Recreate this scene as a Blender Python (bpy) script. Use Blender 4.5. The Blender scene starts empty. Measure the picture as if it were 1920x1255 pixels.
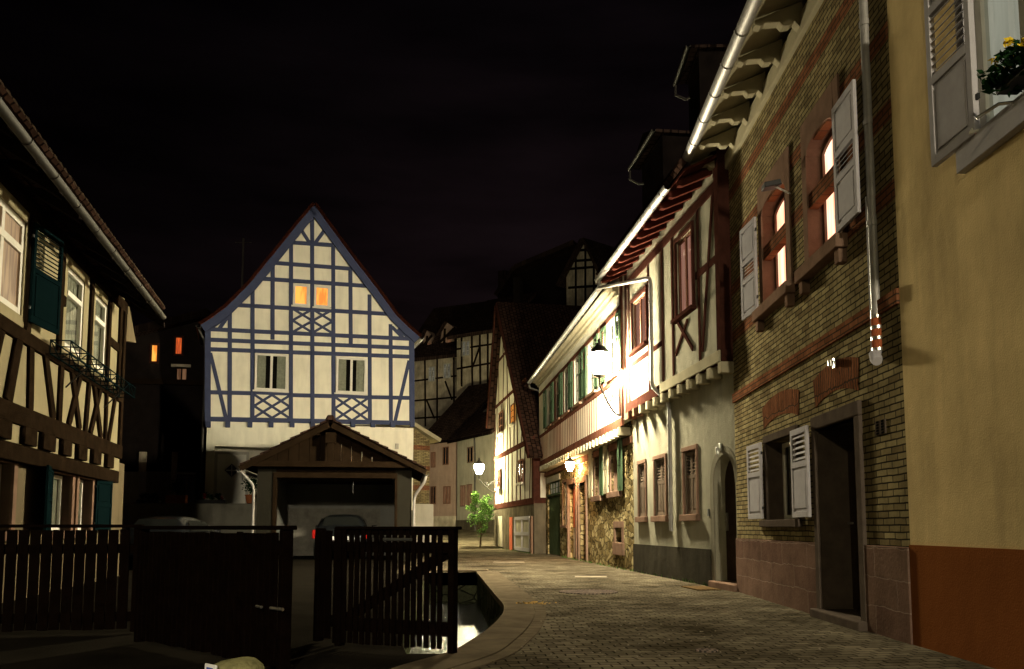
import bpy, bmesh, math, random
from mathutils import Vector, Matrix
from mathutils.geometry import delaunay_2d_cdt
random.seed(7)
S = bpy.context.scene
C = S.collection
R = math.radians

# ------------------------------------------------------------ camera, sky, exposure
FP, PX, PY, PITCH, CZ = 1557.0, 960.0, 848.0, R(5.2), 1.0
cd = bpy.data.cameras.new("camera")
cam = bpy.data.objects.new("camera", cd)
C.objects.link(cam)
cam.location = (0, 0, CZ)
cam.rotation_euler = (R(90) + PITCH, 0, 0)
cd.sensor_width = 36
cd.lens = FP / 1920 * 36
cd.shift_y = (PY - 627.5) / 1920
cd.clip_start = 0.05
cd.clip_end = 2000
S.camera = cam
S.view_settings.view_transform = 'Standard'
S.view_settings.look = 'None'
S.view_settings.exposure = 0.0
S.view_settings.gamma = 1.0

w = bpy.data.worlds.new("World")
S.world = w
w.use_nodes = True
nt = w.node_tree
nt.nodes.clear()
out = nt.nodes.new('ShaderNodeOutputWorld')
bg = nt.nodes.new('ShaderNodeBackground')
tc = nt.nodes.new('ShaderNodeTexCoord')
sep = nt.nodes.new('ShaderNodeSeparateXYZ')
nt.links.new(tc.outputs['Generated'], sep.inputs[0])
rmp = nt.nodes.new('ShaderNodeValToRGB')
rmp.color_ramp.elements[0].position = 0.0
rmp.color_ramp.elements[0].color = (0.0105, 0.0062, 0.0058, 1)
rmp.color_ramp.elements[1].position = 0.62
rmp.color_ramp.elements[1].color = (0.0010, 0.0007, 0.0010, 1)
e = rmp.color_ramp.elements.new(0.28)
e.color = (0.0048, 0.0028, 0.0033, 1)
nt.links.new(sep.outputs['Z'], rmp.inputs[0])
mp = nt.nodes.new('ShaderNodeMapping')
mp.inputs['Scale'].default_value = (1.6, 1.6, 7)
nt.links.new(tc.outputs['Generated'], mp.inputs[0])
nz = nt.nodes.new('ShaderNodeTexNoise')
nz.inputs['Scale'].default_value = 2.4
nz.inputs['Detail'].default_value = 5
nt.links.new(mp.outputs[0], nz.inputs[0])
r2 = nt.nodes.new('ShaderNodeMapRange')
r2.inputs['From Min'].default_value = 0.3
r2.inputs['From Max'].default_value = 0.72
r2.inputs['To Min'].default_value = 0.35
r2.inputs['To Max'].default_value = 1.5
nt.links.new(nz.outputs[0], r2.inputs[0])
# the town's glow sits beyond the end of the street, the west side stays black
r3 = nt.nodes.new('ShaderNodeMapRange')
r3.inputs['From Min'].default_value = -0.45
r3.inputs['From Max'].default_value = 0.0
r3.inputs['To Min'].default_value = 0.28
r3.inputs['To Max'].default_value = 1.0
nt.links.new(sep.outputs['X'], r3.inputs[0])
mu = nt.nodes.new('ShaderNodeMath')
mu.operation = 'MULTIPLY'
nt.links.new(r2.outputs[0], mu.inputs[0])
nt.links.new(r3.outputs[0], mu.inputs[1])
nt.links.new(rmp.outputs[0], bg.inputs['Color'])
nt.links.new(mu.outputs[0], bg.inputs['Strength'])
nt.links.new(bg.outputs[0], out.inputs[0])
LAMP1, LAMP2, LAMP3, LAMP4, LAMP5 = 3000, 850, 2900, 600, 3700     # emission of the lamps' glass

# ------------------------------------------------------------ survey helpers
def ray(px, py):
    r = (px - PX) / FP; u = -(py - PY) / FP
    return Vector((r, math.cos(PITCH) - u * math.sin(PITCH), math.sin(PITCH) + u * math.cos(PITCH)))
def gp(px, py, z=0.0):
    d = ray(px, py)
    t = (z - CZ) / d.z
    return Vector((d.x * t, d.y * t, z))
def at(px, Y, z=0.0):
    # point at distance Y whose column is px (columns barely lean)
    return Vector(((px - PX) / FP * Y, Y, z))
def pz(px, py, Y):
    d = ray(px, py); t = Y / d.y
    return Vector((d.x * t, Y, CZ + d.z * t))

class Fac:
    """vertical facade: origin A, x runs to B, local y goes into the house"""
    def __init__(s, A, B):
        s.A = Vector((A[0], A[1], 0)); s.B = Vector((B[0], B[1], 0))
        d = s.B - s.A
        s.L = d.length
        s.d = d.normalized()
        s.n = Vector((-s.d.y, s.d.x, 0))        # into the house
        s.rot = math.atan2(s.d.y, s.d.x)
    def p(s, px, py, y=0.0):
        o = Vector((0, 0, CZ)); dr = ray(px, py)
        a = s.A + s.n * y
        t = (a - o).dot(s.n) / dr.dot(s.n)
        q = o + dr * t
        return ((q - s.A).dot(s.d), q.z)
    def rect(s, x0, x1, yt, yb, y=0.0):
        ym = (yt + yb) / 2; xm = (x0 + x1) / 2
        return (s.p(x0, ym, y)[0], s.p(x1, ym, y)[0], s.p(xm, yb, y)[1], s.p(xm, yt, y)[1])
    def world(s, x, y, z):
        v = s.A + s.d * x + s.n * y
        return Vector((v.x, v.y, z))

# ------------------------------------------------------------ mesh builder
class MB:
    k = 0
    def __init__(s): s.v = []; s.f = []
    def add(s, vs, fs):
        b = len(s.v)
        s.v += [tuple(v) for v in vs]
        s.f += [tuple(b + i for i in f) for f in fs]
        return s
    def box(s, x0, x1, y0, y1, z0, z1):
        if x0 > x1: x0, x1 = x1, x0
        if y0 > y1: y0, y1 = y1, y0
        if z0 > z1: z0, z1 = z1, z0
        return s.add([(x0,y0,z0),(x1,y0,z0),(x1,y1,z0),(x0,y1,z0),(x0,y0,z1),(x1,y0,z1),(x1,y1,z1),(x0,y1,z1)],
              [(3,2,1,0),(4,5,6,7),(0,1,5,4),(1,2,6,5),(2,3,7,6),(3,0,4,7)])
    def prism(s, pts, y0, y1):
        """polygon in (x,z) extruded from y0 to y1"""
        n = len(pts)
        a = sum(pts[i][0]*pts[(i+1)%n][1] - pts[(i+1)%n][0]*pts[i][1] for i in range(n))
        if a < 0: pts = pts[::-1]
        vs = [(p[0], y0, p[1]) for p in pts] + [(p[0], y1, p[1]) for p in pts]
        fs = [tuple(range(n)), tuple(range(2*n-1, n-1, -1))] + [((i+1)%n, i, n+i, n+(i+1)%n) for i in range(n)]
        return s.add(vs, fs)
    def prism_x(s, pts, x0, x1):
        """polygon in (y,z) extruded along x"""
        n = len(pts)
        vs = [(x0, p[0], p[1]) for p in pts] + [(x1, p[0], p[1]) for p in pts]
        fs = [tuple(range(n)), tuple(range(2*n-1, n-1, -1))] + [((i+1)%n, i, n+i, n+(i+1)%n) for i in range(n)]
        return s.add(vs, fs)
    def prism_z(s, pts, z0, z1):
        n = len(pts)
        vs = [(p[0], p[1], z0) for p in pts] + [(p[0], p[1], z1) for p in pts]
        fs = [tuple(range(n-1, -1, -1)), tuple(range(n, 2*n))] + [(i, (i+1)%n, n+(i+1)%n, n+i) for i in range(n)]
        return s.add(vs, fs)
    def beam(s, p0, p1, wd, y0, y1, w2=None):
        """timber in the facade plane; every one sits a hair off its neighbours"""
        MB.k += 1
        o = (MB.k % 9) * 0.0011
        a = Vector((p0[0], p0[1])); b = Vector((p1[0], p1[1]))
        d = (b - a).normalized(); n = Vector((-d.y, d.x)) * wd / 2
        n2 = n if w2 is None else n * (w2 / wd)
        return s.prism([tuple(a-n), tuple(b-n2), tuple(b+n2), tuple(a+n)], y0 - o, y1 + o)
    def tube(s, pts, r, n=10, cap=True):
        pts = [Vector(p) for p in pts]
        rings = []
        up = Vector((0, 0, 1))
        for i, p in enumerate(pts):
            t = (pts[min(i+1, len(pts)-1)] - pts[max(i-1, 0)]).normalized()
            a = t.cross(up)
            if a.length < 0.05: a = t.cross(Vector((0, 1, 0)))
            a.normalize(); b = a.cross(t)
            rr = r[i] if isinstance(r, (list, tuple)) else r
            rings.append([p + (a*math.cos(2*math.pi*k/n) + b*math.sin(2*math.pi*k/n))*rr for k in range(n)])
        vs = [v for rg in rings for v in rg]
        fs = [(i*n+k, i*n+(k+1)%n, (i+1)*n+(k+1)%n, (i+1)*n+k) for i in range(len(pts)-1) for k in range(n)]
        if cap: fs += [tuple(range(n-1, -1, -1)), tuple(range((len(pts)-1)*n, len(pts)*n))]
        return s.add(vs, fs)
    def halfpipe(s, a, b, r, th=0.012, n=10):
        """open gutter from a to b (world/local 3d points)"""
        a = Vector(a); b = Vector(b); d = (b-a).normalized()
        side = d.cross(Vector((0,0,1))).normalized(); up = side.cross(d)
        vs = []
        for p in (a, b):
            for rr in (r, r-th):
                for k in range(n+1):
                    t = math.pi + math.pi*k/n
                    vs.append(p + (side*math.cos(t) + up*math.sin(t))*rr)
        m = n+1
        fs = []
        for k in range(n):
            fs += [(k, k+1, 2*m+k+1, 2*m+k), (m+k+1, m+k, 3*m+k, 3*m+k+1), (k+1, k, m+k, m+k+1), (2*m+k, 2*m+k+1, 3*m+k+1, 3*m+k)]
        fs += [(0, m, 3*m, 2*m), (n, 2*m+n, 3*m+n, m+n)]
        return s.add(vs, [f[::-1] for f in fs])
    def lathe(s, prof, c=(0,0,0), n=16):
        vs = []
        for r, z in prof:
            for k in range(n):
                t = 2*math.pi*k/n
                vs.append((c[0]+r*math.cos(t), c[1]+r*math.sin(t), c[2]+z))
        fs = [(i*n+k, i*n+(k+1)%n, (i+1)*n+(k+1)%n, (i+1)*n+k) for i in range(len(prof)-1) for k in range(n)]
        fs += [tuple(range(n-1,-1,-1)), tuple(range((len(prof)-1)*n, len(prof)*n))]
        return s.add(vs, fs)
    def build(s, name, mat, parent=None, smooth=False, bevel=0):
        me = bpy.data.meshes.new(name)
        me.from_pydata(s.v, [], s.f)
        me.update()
        if smooth:
            for p in me.polygons: p.use_smooth = True
        o = bpy.data.objects.new(name, me)
        C.objects.link(o)
        if mat: me.materials.append(mat)
        if parent: o.parent = parent
        if bevel:
            m = o.modifiers.new('bevel', 'BEVEL'); m.width = bevel; m.segments = 2; m.limit_method = 'ANGLE'
        if smooth:
            m = o.modifiers.new('es', 'EDGE_SPLIT'); m.split_angle = R(40)
        return o

def tag(o, label=None, cat=None, group=None, kind=None):
    if label: o['label'] = label
    if cat: o['category'] = cat
    if group: o['group'] = group
    if kind: o['kind'] = kind
    return o
def thing(name, label, cat, loc=(0,0,0), rz=0, group=None):
    o = bpy.data.objects.new(name, None)
    C.objects.link(o)
    o.location = loc; o.rotation_euler = (0, 0, rz)
    o.empty_display_size = 0.2
    return tag(o, label, cat, group)
def house(F, name, label, cat='house'):
    return thing(name, label, cat, (F.A.x, F.A.y, 0), F.rot)
def copy_tree(o, parent=None):
    c = o.copy(); C.objects.link(c); c.parent = parent
    for ch in [q for q in bpy.data.objects if q.parent == o]: copy_tree(ch, c)
    return c

# ------------------------------------------------------------ materials
def mat(name):
    m = bpy.data.materials.new(name); m.use_nodes = True
    return m, m.node_tree, m.node_tree.nodes['Principled BSDF']
def N(nt, t, **k):
    n = nt.nodes.new(t)
    for a, b in k.items():
        if a in n.inputs: n.inputs[a].default_value = b
        else: setattr(n, a, b)
    return n
def ramp(nt, src, c0, c1, p0=0.3, p1=0.7, extra=None):
    r = nt.nodes.new('ShaderNodeValToRGB')
    r.color_ramp.elements[0].position = p0; r.color_ramp.elements[0].color = (*c0, 1)
    r.color_ramp.elements[1].position = p1; r.color_ramp.elements[1].color = (*c1, 1)
    nt.links.new(src, r.inputs[0])
    return r
def bump(nt, b, h, strength=0.3, dist=0.01):
    bp = N(nt, 'ShaderNodeBump', Strength=strength, Distance=dist)
    nt.links.new(h, bp.inputs['Height']); nt.links.new(bp.outputs[0], b.inputs['Normal'])
    return bp
def plain(name, col, rough=0.7, var=0.25, scale=6, bumpk=0.15, bd=0.004, metal=0.0, spec=0.07, fine=60):
    """paint, plaster, wood: tone wanders at large scale, grain at small scale"""
    if rough >= .7 or spec <= .08: spec = 0.0
    m, nt, b = mat(name)
    tc = N(nt, 'ShaderNodeTexCoord')
    n1 = N(nt, 'ShaderNodeTexNoise', Scale=scale, Detail=6.0, Roughness=0.62)
    nt.links.new(tc.outputs['Object'], n1.inputs[0])
    d = tuple(c*(1-var) for c in col); l = tuple(min(1, c*(1+var*0.6)) for c in col)
    r = ramp(nt, n1.outputs[0], d, l)
    nt.links.new(r.outputs[0], b.inputs['Base Color'])
    n2 = N(nt, 'ShaderNodeTexNoise', Scale=fine, Detail=4.0)
    nt.links.new(tc.outputs['Object'], n2.inputs[0])
    bump(nt, b, n2.outputs[0], bumpk, bd)
    b.inputs['Roughness'].default_value = rough
    b.inputs['Metallic'].default_value = metal
    b.inputs['Specular IOR Level'].default_value = spec
    return m
def plaster(name, col, var=0.14, stain=0.35, rough_bump=0.35, streak=1.0):
    m, nt, b = mat(name)
    tc = N(nt, 'ShaderNodeTexCoord')
    mpn = N(nt, 'ShaderNodeMapping'); mpn.inputs['Scale'].default_value = (1.3, 1.3, 0.22)
    nt.links.new(tc.outputs['Object'], mpn.inputs[0])
    n1 = N(nt, 'ShaderNodeTexNoise', Scale=2.2, Detail=8.0, Roughness=0.65)
    nt.links.new(mpn.outputs[0], n1.inputs[0])
    n0 = N(nt, 'ShaderNodeTexNoise', Scale=1.1, Detail=7.0, Roughness=0.6)
    nt.links.new(tc.outputs['Object'], n0.inputs[0])
    r = ramp(nt, n0.outputs[0], tuple(c*(1-var) for c in col), tuple(min(1, c*(1+var*.4)) for c in col), .35, .65)
    r2 = ramp(nt, n1.outputs[0], tuple(c*(1-stain) for c in (1,1,1)), (1,1,1), .33, .55)
    mx = N(nt, 'ShaderNodeMix', data_type='RGBA', blend_type='MULTIPLY')
    mx.inputs[0].default_value = 0.6*streak
    nt.links.new(r.outputs[0], mx.inputs[6]); nt.links.new(r2.outputs[0], mx.inputs[7])
    nt.links.new(mx.outputs[2], b.inputs['Base Color'])
    n2 = N(nt, 'ShaderNodeTexNoise', Scale=70.0, Detail=5.0)
    nt.links.new(tc.outputs['Object'], n2.inputs[0])
    n3 = N(nt, 'ShaderNodeTexNoise', Scale=4.0, Detail=4.0)
    nt.links.new(tc.outputs['Object'], n3.inputs[0])
    ad = N(nt, 'ShaderNodeMath', operation='MULTIPLY_ADD'); ad.inputs[1].default_value = 2.2
    nt.links.new(n3.outputs[0], ad.inputs[0]); nt.links.new(n2.outputs[0], ad.inputs[2])
    bump(nt, b, ad.outputs[0], rough_bump, 0.012)
    b.inputs['Roughness'].default_value = 0.95
    b.inputs['Specular IOR Level'].default_value = 0.0
    return m
def brickmat(name, c1, c2, mortar, bw=0.25, bh=0.077, ms=0.011, rot=0, dirt=0.5, plane='xz'):
    m, nt, b = mat(name)
    tc = N(nt, 'ShaderNodeTexCoord')
    sx = N(nt, 'ShaderNodeSeparateXYZ'); nt.links.new(tc.outputs['Object'], sx.inputs[0])
    cx = N(nt, 'ShaderNodeCombineXYZ')
    nt.links.new(sx.outputs[{'x':0,'y':1,'z':2}[plane[0]]], cx.inputs[0]); nt.links.new(sx.outputs[{'x':0,'y':1,'z':2}[plane[1]]], cx.inputs[1])
    # joints are never dead straight
    nw = N(nt, 'ShaderNodeTexNoise', Scale=5.0, Detail=3.0); nt.links.new(cx.outputs[0], nw.inputs[0])
    sb = N(nt, 'ShaderNodeVectorMath', operation='SUBTRACT'); sb.inputs[1].default_value = (.5,.5,.5)
    nt.links.new(nw.outputs['Color'], sb.inputs[0])
    sc = N(nt, 'ShaderNodeVectorMath', operation='SCALE'); sc.inputs['Scale'].default_value = bh*0.28
    nt.links.new(sb.outputs[0], sc.inputs[0])
    av = N(nt, 'ShaderNodeVectorMath', operation='ADD')
    nt.links.new(cx.outputs[0], av.inputs[0]); nt.links.new(sc.outputs[0], av.inputs[1])
    mpn = N(nt, 'ShaderNodeMapping'); mpn.inputs['Rotation'].default_value = (0, 0, rot)
    nt.links.new(av.outputs[0], mpn.inputs[0])
    br = N(nt, 'ShaderNodeTexBrick')
    br.inputs['Scale'].default_value = 1
    br.inputs['Brick Width'].default_value = bw; br.inputs['Row Height'].default_value = bh
    br.inputs['Mortar Size'].default_value = ms; br.inputs['Mortar Smooth'].default_value = 0.35
    br.inputs['Color1'].default_value = (*c1, 1); br.inputs['Color2'].default_value = (*c2, 1); br.inputs['Mortar'].default_value = (*mortar, 1)
    nt.links.new(mpn.outputs[0], br.inputs[0])
    n1 = N(nt, 'ShaderNodeTexNoise', Scale=2.0, Detail=8.0, Roughness=0.7); nt.links.new(tc.outputs['Object'], n1.inputs[0])
    r = ramp(nt, n1.outputs[0], (1-dirt,)*3, (1.1,1.1,1.1), .3, .62)
    mx = N(nt, 'ShaderNodeMix', data_type='RGBA', blend_type='MULTIPLY'); mx.inputs[0].default_value = 0.9
    nt.links.new(br.outputs['Color'], mx.inputs[6]); nt.links.new(r.outputs[0], mx.inputs[7])
    nt.links.new(mx.outputs[2], b.inputs['Base Color'])
    n2 = N(nt, 'ShaderNodeTexNoise', Scale=28.0, Detail=5.0); nt.links.new(tc.outputs['Object'], n2.inputs[0])
    # height: bricks up, mortar down
    mh = N(nt, 'ShaderNodeMath', operation='MULTIPLY_ADD'); mh.inputs[1].default_value = -1.6
    nt.links.new(br.outputs['Fac'], mh.inputs[0]); nt.links.new(n2.outputs[0], mh.inputs[2])
    bump(nt, b, mh.outputs[0], 0.4, 0.012)
    b.inputs['Roughness'].default_value = 0.9
    b.inputs['Specular IOR Level'].default_value = 0.0
    return m
def rubble(name, cols, mortar, scale=5.0, edge=0.06):
    m, nt, b = mat(name)
    tc = N(nt, 'ShaderNodeTexCoord')
    mpn = N(nt, 'ShaderNodeMapping'); mpn.inputs['Scale'].default_value = (0.75, 0.75, 1.25)
    nt.links.new(tc.outputs['Object'], mpn.inputs[0])
    v = N(nt, 'ShaderNodeTexVoronoi', Scale=scale); v.feature = 'F1'
    v2 = N(nt, 'ShaderNodeTexVoronoi', Scale=scale); v2.feature = 'DISTANCE_TO_EDGE'
    nw = N(nt, 'ShaderNodeTexNoise', Scale=6.0, Detail=4.0); nt.links.new(mpn.outputs[0], nw.inputs[0])
    mxv = N(nt, 'ShaderNodeMix', data_type='VECTOR'); mxv.inputs[0].default_value = 0.08
    nt.links.new(mpn.outputs[0], mxv.inputs[4]); nt.links.new(nw.outputs['Color'], mxv.inputs[5])
    nt.links.new(mxv.outputs[1], v.inputs[0]); nt.links.new(mxv.outputs[1], v2.inputs[0])
    sp = N(nt, 'ShaderNodeSeparateColor'); nt.links.new(v.outputs['Color'], sp.inputs[0])
    r = ramp(nt, sp.outputs[0], cols[0], cols[1], 0, 1)
    e = r.color_ramp.elements.new(.5); e.color = (*cols[2], 1)
    mr = N(nt, 'ShaderNodeMapRange'); mr.inputs['From Max'].default_value = edge
    nt.links.new(v2.outputs['Distance'], mr.inputs[0])
    mx = N(nt, 'ShaderNodeMix', data_type='RGBA')
    nt.links.new(mr.outputs[0], mx.inputs[0]); mx.inputs[6].default_value = (*mortar, 1)
    nt.links.new(r.outputs[0], mx.inputs[7])
    n2 = N(nt, 'ShaderNodeTexNoise', Scale=14.0, Detail=7.0, Roughness=0.7); nt.links.new(tc.outputs['Object'], n2.inputs[0])
    rr = ramp(nt, n2.outputs[0], (.55,.55,.55), (1.15,1.15,1.15), .3, .65)
    m2 = N(nt, 'ShaderNodeMix', data_type='RGBA', blend_type='MULTIPLY'); m2.inputs[0].default_value = 1
    nt.links.new(mx.outputs[2], m2.inputs[6]); nt.links.new(rr.outputs[0], m2.inputs[7])
    nt.links.new(m2.outputs[2], b.inputs['Base Color'])
    mh = N(nt, 'ShaderNodeMath', operation='MULTIPLY_ADD'); mh.inputs[1].default_value = 1.5
    nt.links.new(mr.outputs[0], mh.inputs[0]); nt.links.new(n2.outputs[0], mh.inputs[2])
    bump(nt, b, mh.outputs[0], 1.0, 0.04)
    b.inputs['Specular IOR Level'].default_value = 0.0
    b.inputs['Roughness'].default_value = 0.9
    return m
def cobbles(name):
    m, nt, b = mat(name)
    tc = N(nt, 'ShaderNodeTexCoord')
    nw = N(nt, 'ShaderNodeTexNoise', Scale=1.0, Detail=5.0); nt.links.new(tc.outputs['Object'], nw.inputs[0])
    sb = N(nt, 'ShaderNodeVectorMath', operation='SUBTRACT'); sb.inputs[1].default_value = (.5,.5,.5)
    nt.links.new(nw.outputs['Color'], sb.inputs[0])
    sc = N(nt, 'ShaderNodeVectorMath', operation='SCALE'); sc.inputs['Scale'].default_value = 0.26
    nt.links.new(sb.outputs[0], sc.inputs[0])
    av = N(nt, 'ShaderNodeVectorMath', operation='ADD')
    nt.links.new(tc.outputs['Object'], av.inputs[0]); nt.links.new(sc.outputs[0], av.inputs[1])
    mpn = N(nt, 'ShaderNodeMapping'); mpn.inputs['Rotation'].default_value = (0, 0, R(-6))
    nt.links.new(av.outputs[0], mpn.inputs[0])
    br = N(nt, 'ShaderNodeTexBrick')
    br.inputs['Scale'].default_value = 1
    br.inputs['Brick Width'].default_value = 0.16; br.inputs['Row Height'].default_value = 0.11
    br.inputs['Mortar Size'].default_value = 0.009; br.inputs['Mortar Smooth'].default_value = 0.6
    br.inputs['Color1'].default_value = (.070,.062,.046,1); br.inputs['Color2'].default_value = (.125,.111,.084,1); br.inputs['Mortar'].default_value = (.020,.017,.012,1)
    nt.links.new(mpn.outputs[0], br.inputs[0])
    n1 = N(nt, 'ShaderNodeTexNoise', Scale=0.9, Detail=9.0, Roughness=0.68); nt.links.new(tc.outputs['Object'], n1.inputs[0])
    r = ramp(nt, n1.outputs[0], (.42,.38,.33), (1.15,1.1,1.0), .36, .6)
    mx = N(nt, 'ShaderNodeMix', data_type='RGBA', blend_type='MULTIPLY'); mx.inputs[0].default_value = 1
    nt.links.new(br.outputs['Color'], mx.inputs[6]); nt.links.new(r.outputs[0], mx.inputs[7])
    nt.links.new(mx.outputs[2], b.inputs['Base Color'])
    n2 = N(nt, 'ShaderNodeTexNoise', Scale=22.0, Detail=6.0); nt.links.new(tc.outputs['Object'], n2.inputs[0])
    n4 = N(nt, 'ShaderNodeTexNoise', Scale=6.0, Detail=2.0); nt.links.new(tc.outputs['Object'], n4.inputs[0])
    a1 = N(nt, 'ShaderNodeMath', operation='MULTIPLY_ADD'); a1.inputs[1].default_value = -1.5
    nt.links.new(br.outputs['Fac'], a1.inputs[0]); nt.links.new(n2.outputs[0], a1.inputs[2])
    a2 = N(nt, 'ShaderNodeMath', operation='MULTIPLY_ADD'); a2.inputs[1].default_value = 1.2
    nt.links.new(n4.outputs[0], a2.inputs[0]); nt.links.new(a1.outputs[0], a2.inputs[2])
    bump(nt, b, a2.outputs[0], 0.6, 0.011)
    b.inputs['Roughness'].default_value = 0.8
    b.inputs['Specular IOR Level'].default_value = 0.0
    return m
def tilemat(name, col, row=0.16, wd=0.18, plane='xz'):
    return brickmat(name, tuple(c*.7 for c in col), tuple(min(1,c*1.25) for c in col), tuple(c*.15 for c in col), wd, row, 0.02, 0, 0.6, plane)
def emis(name, col, st, col2=None, scale=3):
    m, nt, b = mat(name)
    b.inputs['Base Color'].default_value = (0.02,0.02,0.02,1)
    b.inputs['Emission Strength'].default_value = st
    if col2:
        tc = N(nt, 'ShaderNodeTexCoord'); n = N(nt, 'ShaderNodeTexNoise', Scale=scale, Detail=3.0)
        mpn = N(nt, 'ShaderNodeMapping'); mpn.inputs['Scale'].default_value = (4.5, 4.5, .55)
        nt.links.new(tc.outputs['Object'], mpn.inputs[0]); nt.links.new(mpn.outputs[0], n.inputs[0])
        r = ramp(nt, n.outputs[0], col2, col, .42, .58); nt.links.new(r.outputs[0], b.inputs['Emission Color'])
    else: b.inputs['Emission Color'].default_value = (*col, 1)
    return m
def metalm(name, col, rough=0.35, metal=0.9): return plain(name, col, rough, 0.22, 7, 0.08, 0.002, metal, 0.5)

M = {}
M['cobble'] = cobbles('street cobbles')
M['dirt'] = plain('yard asphalt', (.014,.012,.009), .9, .35, 1.5, .5, .01, spec=0.08)
M['kerb'] = plain('kerb sandstone', (.095,.076,.050), .85, .28, 3, .4, .006)
M['chwall'] = rubble('channel masonry', ((.03,.03,.02),(.07,.065,.045),(.05,.055,.03)), (.02,.02,.015), 4)
M['brick'] = brickmat('yellow brick', (.29,.24,.125), (.155,.118,.06), (.034,.028,.019), .23, .064, .0085, 0, .62)
M['brickred'] = brickmat('red brick', (.21,.09,.045), (.14,.058,.03), (.05,.035,.025), .23, .064, .0085, 0, .5)
M['brickarch'] = brickmat('red arch brick', (.19,.078,.038), (.13,.052,.026), (.05,.035,.025), .064, .5, .010, 0, .5)
M['sand'] = plain('red sandstone', (.165,.105,.075), .88, .3, 3.5, .5, .006)
M['sandblock'] = brickmat('sandstone plinth blocks', (.155,.098,.072), (.12,.072,.054), (.20,.145,.115), .95, .27, .007, 0, .45)
M['greystone'] = plain('grey sandstone', (.082,.064,.051), .88, .25, 5, .4, .004)
M['yellowpl'] = plaster('ochre render', (.62,.475,.24), .2, .38, .3)
M['redpl'] = plaster('oxide render', (.20,.070,.022), .12, .2, .3)
M['greypl'] = plaster('grey lime render', (.28,.265,.20), .14, .4, .55)
M['dado'] = plaster('dark grey dado', (.045,.040,.030), .25, .4, .6)
M['creampl'] = plaster('cream infill', (.72,.69,.57), .10, .24, .25)
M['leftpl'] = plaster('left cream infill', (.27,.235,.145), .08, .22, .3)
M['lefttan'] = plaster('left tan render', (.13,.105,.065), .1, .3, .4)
M['whitepl'] = plaster('white render', (.46,.44,.38), .1, .3, .4)
M['farpl'] = plaster('far pale render', (.40,.37,.29), .15, .35, .3)
M['pinkpl'] = plaster('far pink render', (.34,.24,.19), .15, .3, .3)
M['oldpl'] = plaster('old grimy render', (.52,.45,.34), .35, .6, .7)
M['stone'] = rubble('rubble sandstone', ((.13,.095,.04),(.42,.35,.19),(.27,.21,.10)), (.055,.042,.024), 5.6, .085)
M['blue'] = plain('blue timber paint', (.048,.058,.112), .6, .12, 5, .2, .003)
M['brown'] = plain('weathered brown timber', (.015,.0095,.0055), .85, .5, 6, .8, .012, spec=0.08)
M['redtim'] = plain('oxblood timber paint', (.036,.014,.010), .55, .35, 6, .35, .005, spec=0.08)
M['redtim2'] = plain('old red timber', (.15,.075,.05), .75, .35, 7, .5, .006)
M['green'] = plain('green shutter paint', (.040,.064,.036), .5, .2, 6, .2, .003)
M['dkgreen'] = plain('bottle green paint', (.0025,.0075,.0085), .55, .2, 6, .2, .003, spec=0.03)
M['garagegreen'] = plain('garage green paint', (.075,.105,.06), .6, .2, 5, .25, .003)
M['shutw'] = plain('grey white shutter paint', (.38,.365,.385), .5, .10, 9, .15, .002)
M['shutbr'] = plain('brown shutter wood', (.13,.10,.075), .65, .25, 8, .3, .003)
M['white'] = plain('white window paint', (.62,.60,.54), .45, .07, 8, .1, .002)
M['cornice'] = plain('cream soffit paint', (.30,.27,.185), .65, .15, 4, .2, .004)
M['door'] = plain('dark door wood', (.04,.028,.02), .45, .3, 6, .2, .003, spec=0.08)
M['doorw'] = plain('white door paint', (.72,.70,.63), .5, .08, 5, .1, .002)
M['reddoor'] = plain('red door paint', (.45,.12,.07), .5, .12, 6, .1, .002)
M['zinc'] = metalm('zinc sheet', (.26,.25,.235), .5, .25)
M['zincdark'] = plain('weathered zinc', (.045,.04,.034), .5, .25, 7, .1, .002, 0, .25)
M['iron'] = metalm('black iron', (.02,.02,.02), .45, .6)
M['steel'] = metalm('brushed steel', (.55,.55,.52), .3, .95)
M['clay'] = plain('clay collar', (.30,.085,.035), .7, .2, 8, .2, .003)
M['tile'] = tilemat('roof tiles brown', (.034,.019,.014), .17, .18, 'xy')
M['tiled'] = tilemat('roof tiles dark', (.05,.032,.026), .17, .18, 'xy')
M['tiler'] = tilemat('roof tiles red', (.16,.045,.025), .17, .18, 'xy')
M['tileend'] = plain('tile ends', (.035,.025,.018), .85, .4, 9, .3, .004, spec=0.08)
M['rafter'] = plain('rafter red', (.075,.022,.016), .6, .3, 5, .3, .004)
M['darkwood'] = plain('black timber cladding', (.012,.009,.008), .9, .4, 3, .5, .006, spec=0.08)
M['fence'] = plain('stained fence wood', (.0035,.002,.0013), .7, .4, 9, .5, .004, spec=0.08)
M['garwood'] = plain('garage gable boards', (.013,.008,.0045), .85, .35, 4, .4, .004, spec=0.08)
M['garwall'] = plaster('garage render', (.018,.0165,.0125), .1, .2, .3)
M['terr'] = plaster('terrace wall render', (.20,.19,.155), .2, .4, .4)
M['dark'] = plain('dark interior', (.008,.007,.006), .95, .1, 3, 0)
M['terracotta'] = plain('terracotta', (.30,.10,.04), .8, .2, 8, .2, .003)
M['carpaint'] = plain('black car paint', (.008,.009,.010), .22, .1, 3, 0, .001, .0, .4)
M['rubber'] = plain('tyre rubber', (.015,.015,.015), .85, .2, 9, .2, .002)
M['mat'] = plain('coir mat', (.10,.065,.03), .95, .4, 30, .9, .01)
M['manhole'] = brickmat('cast iron cover', (.20,.15,.125), (.13,.10,.08), (.04,.035,.03), .06, .06, .012, 0, .3, 'xy')
M['concrete'] = plain('concrete', (.20,.17,.13), .85, .2, 8, .3, .004)
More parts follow.
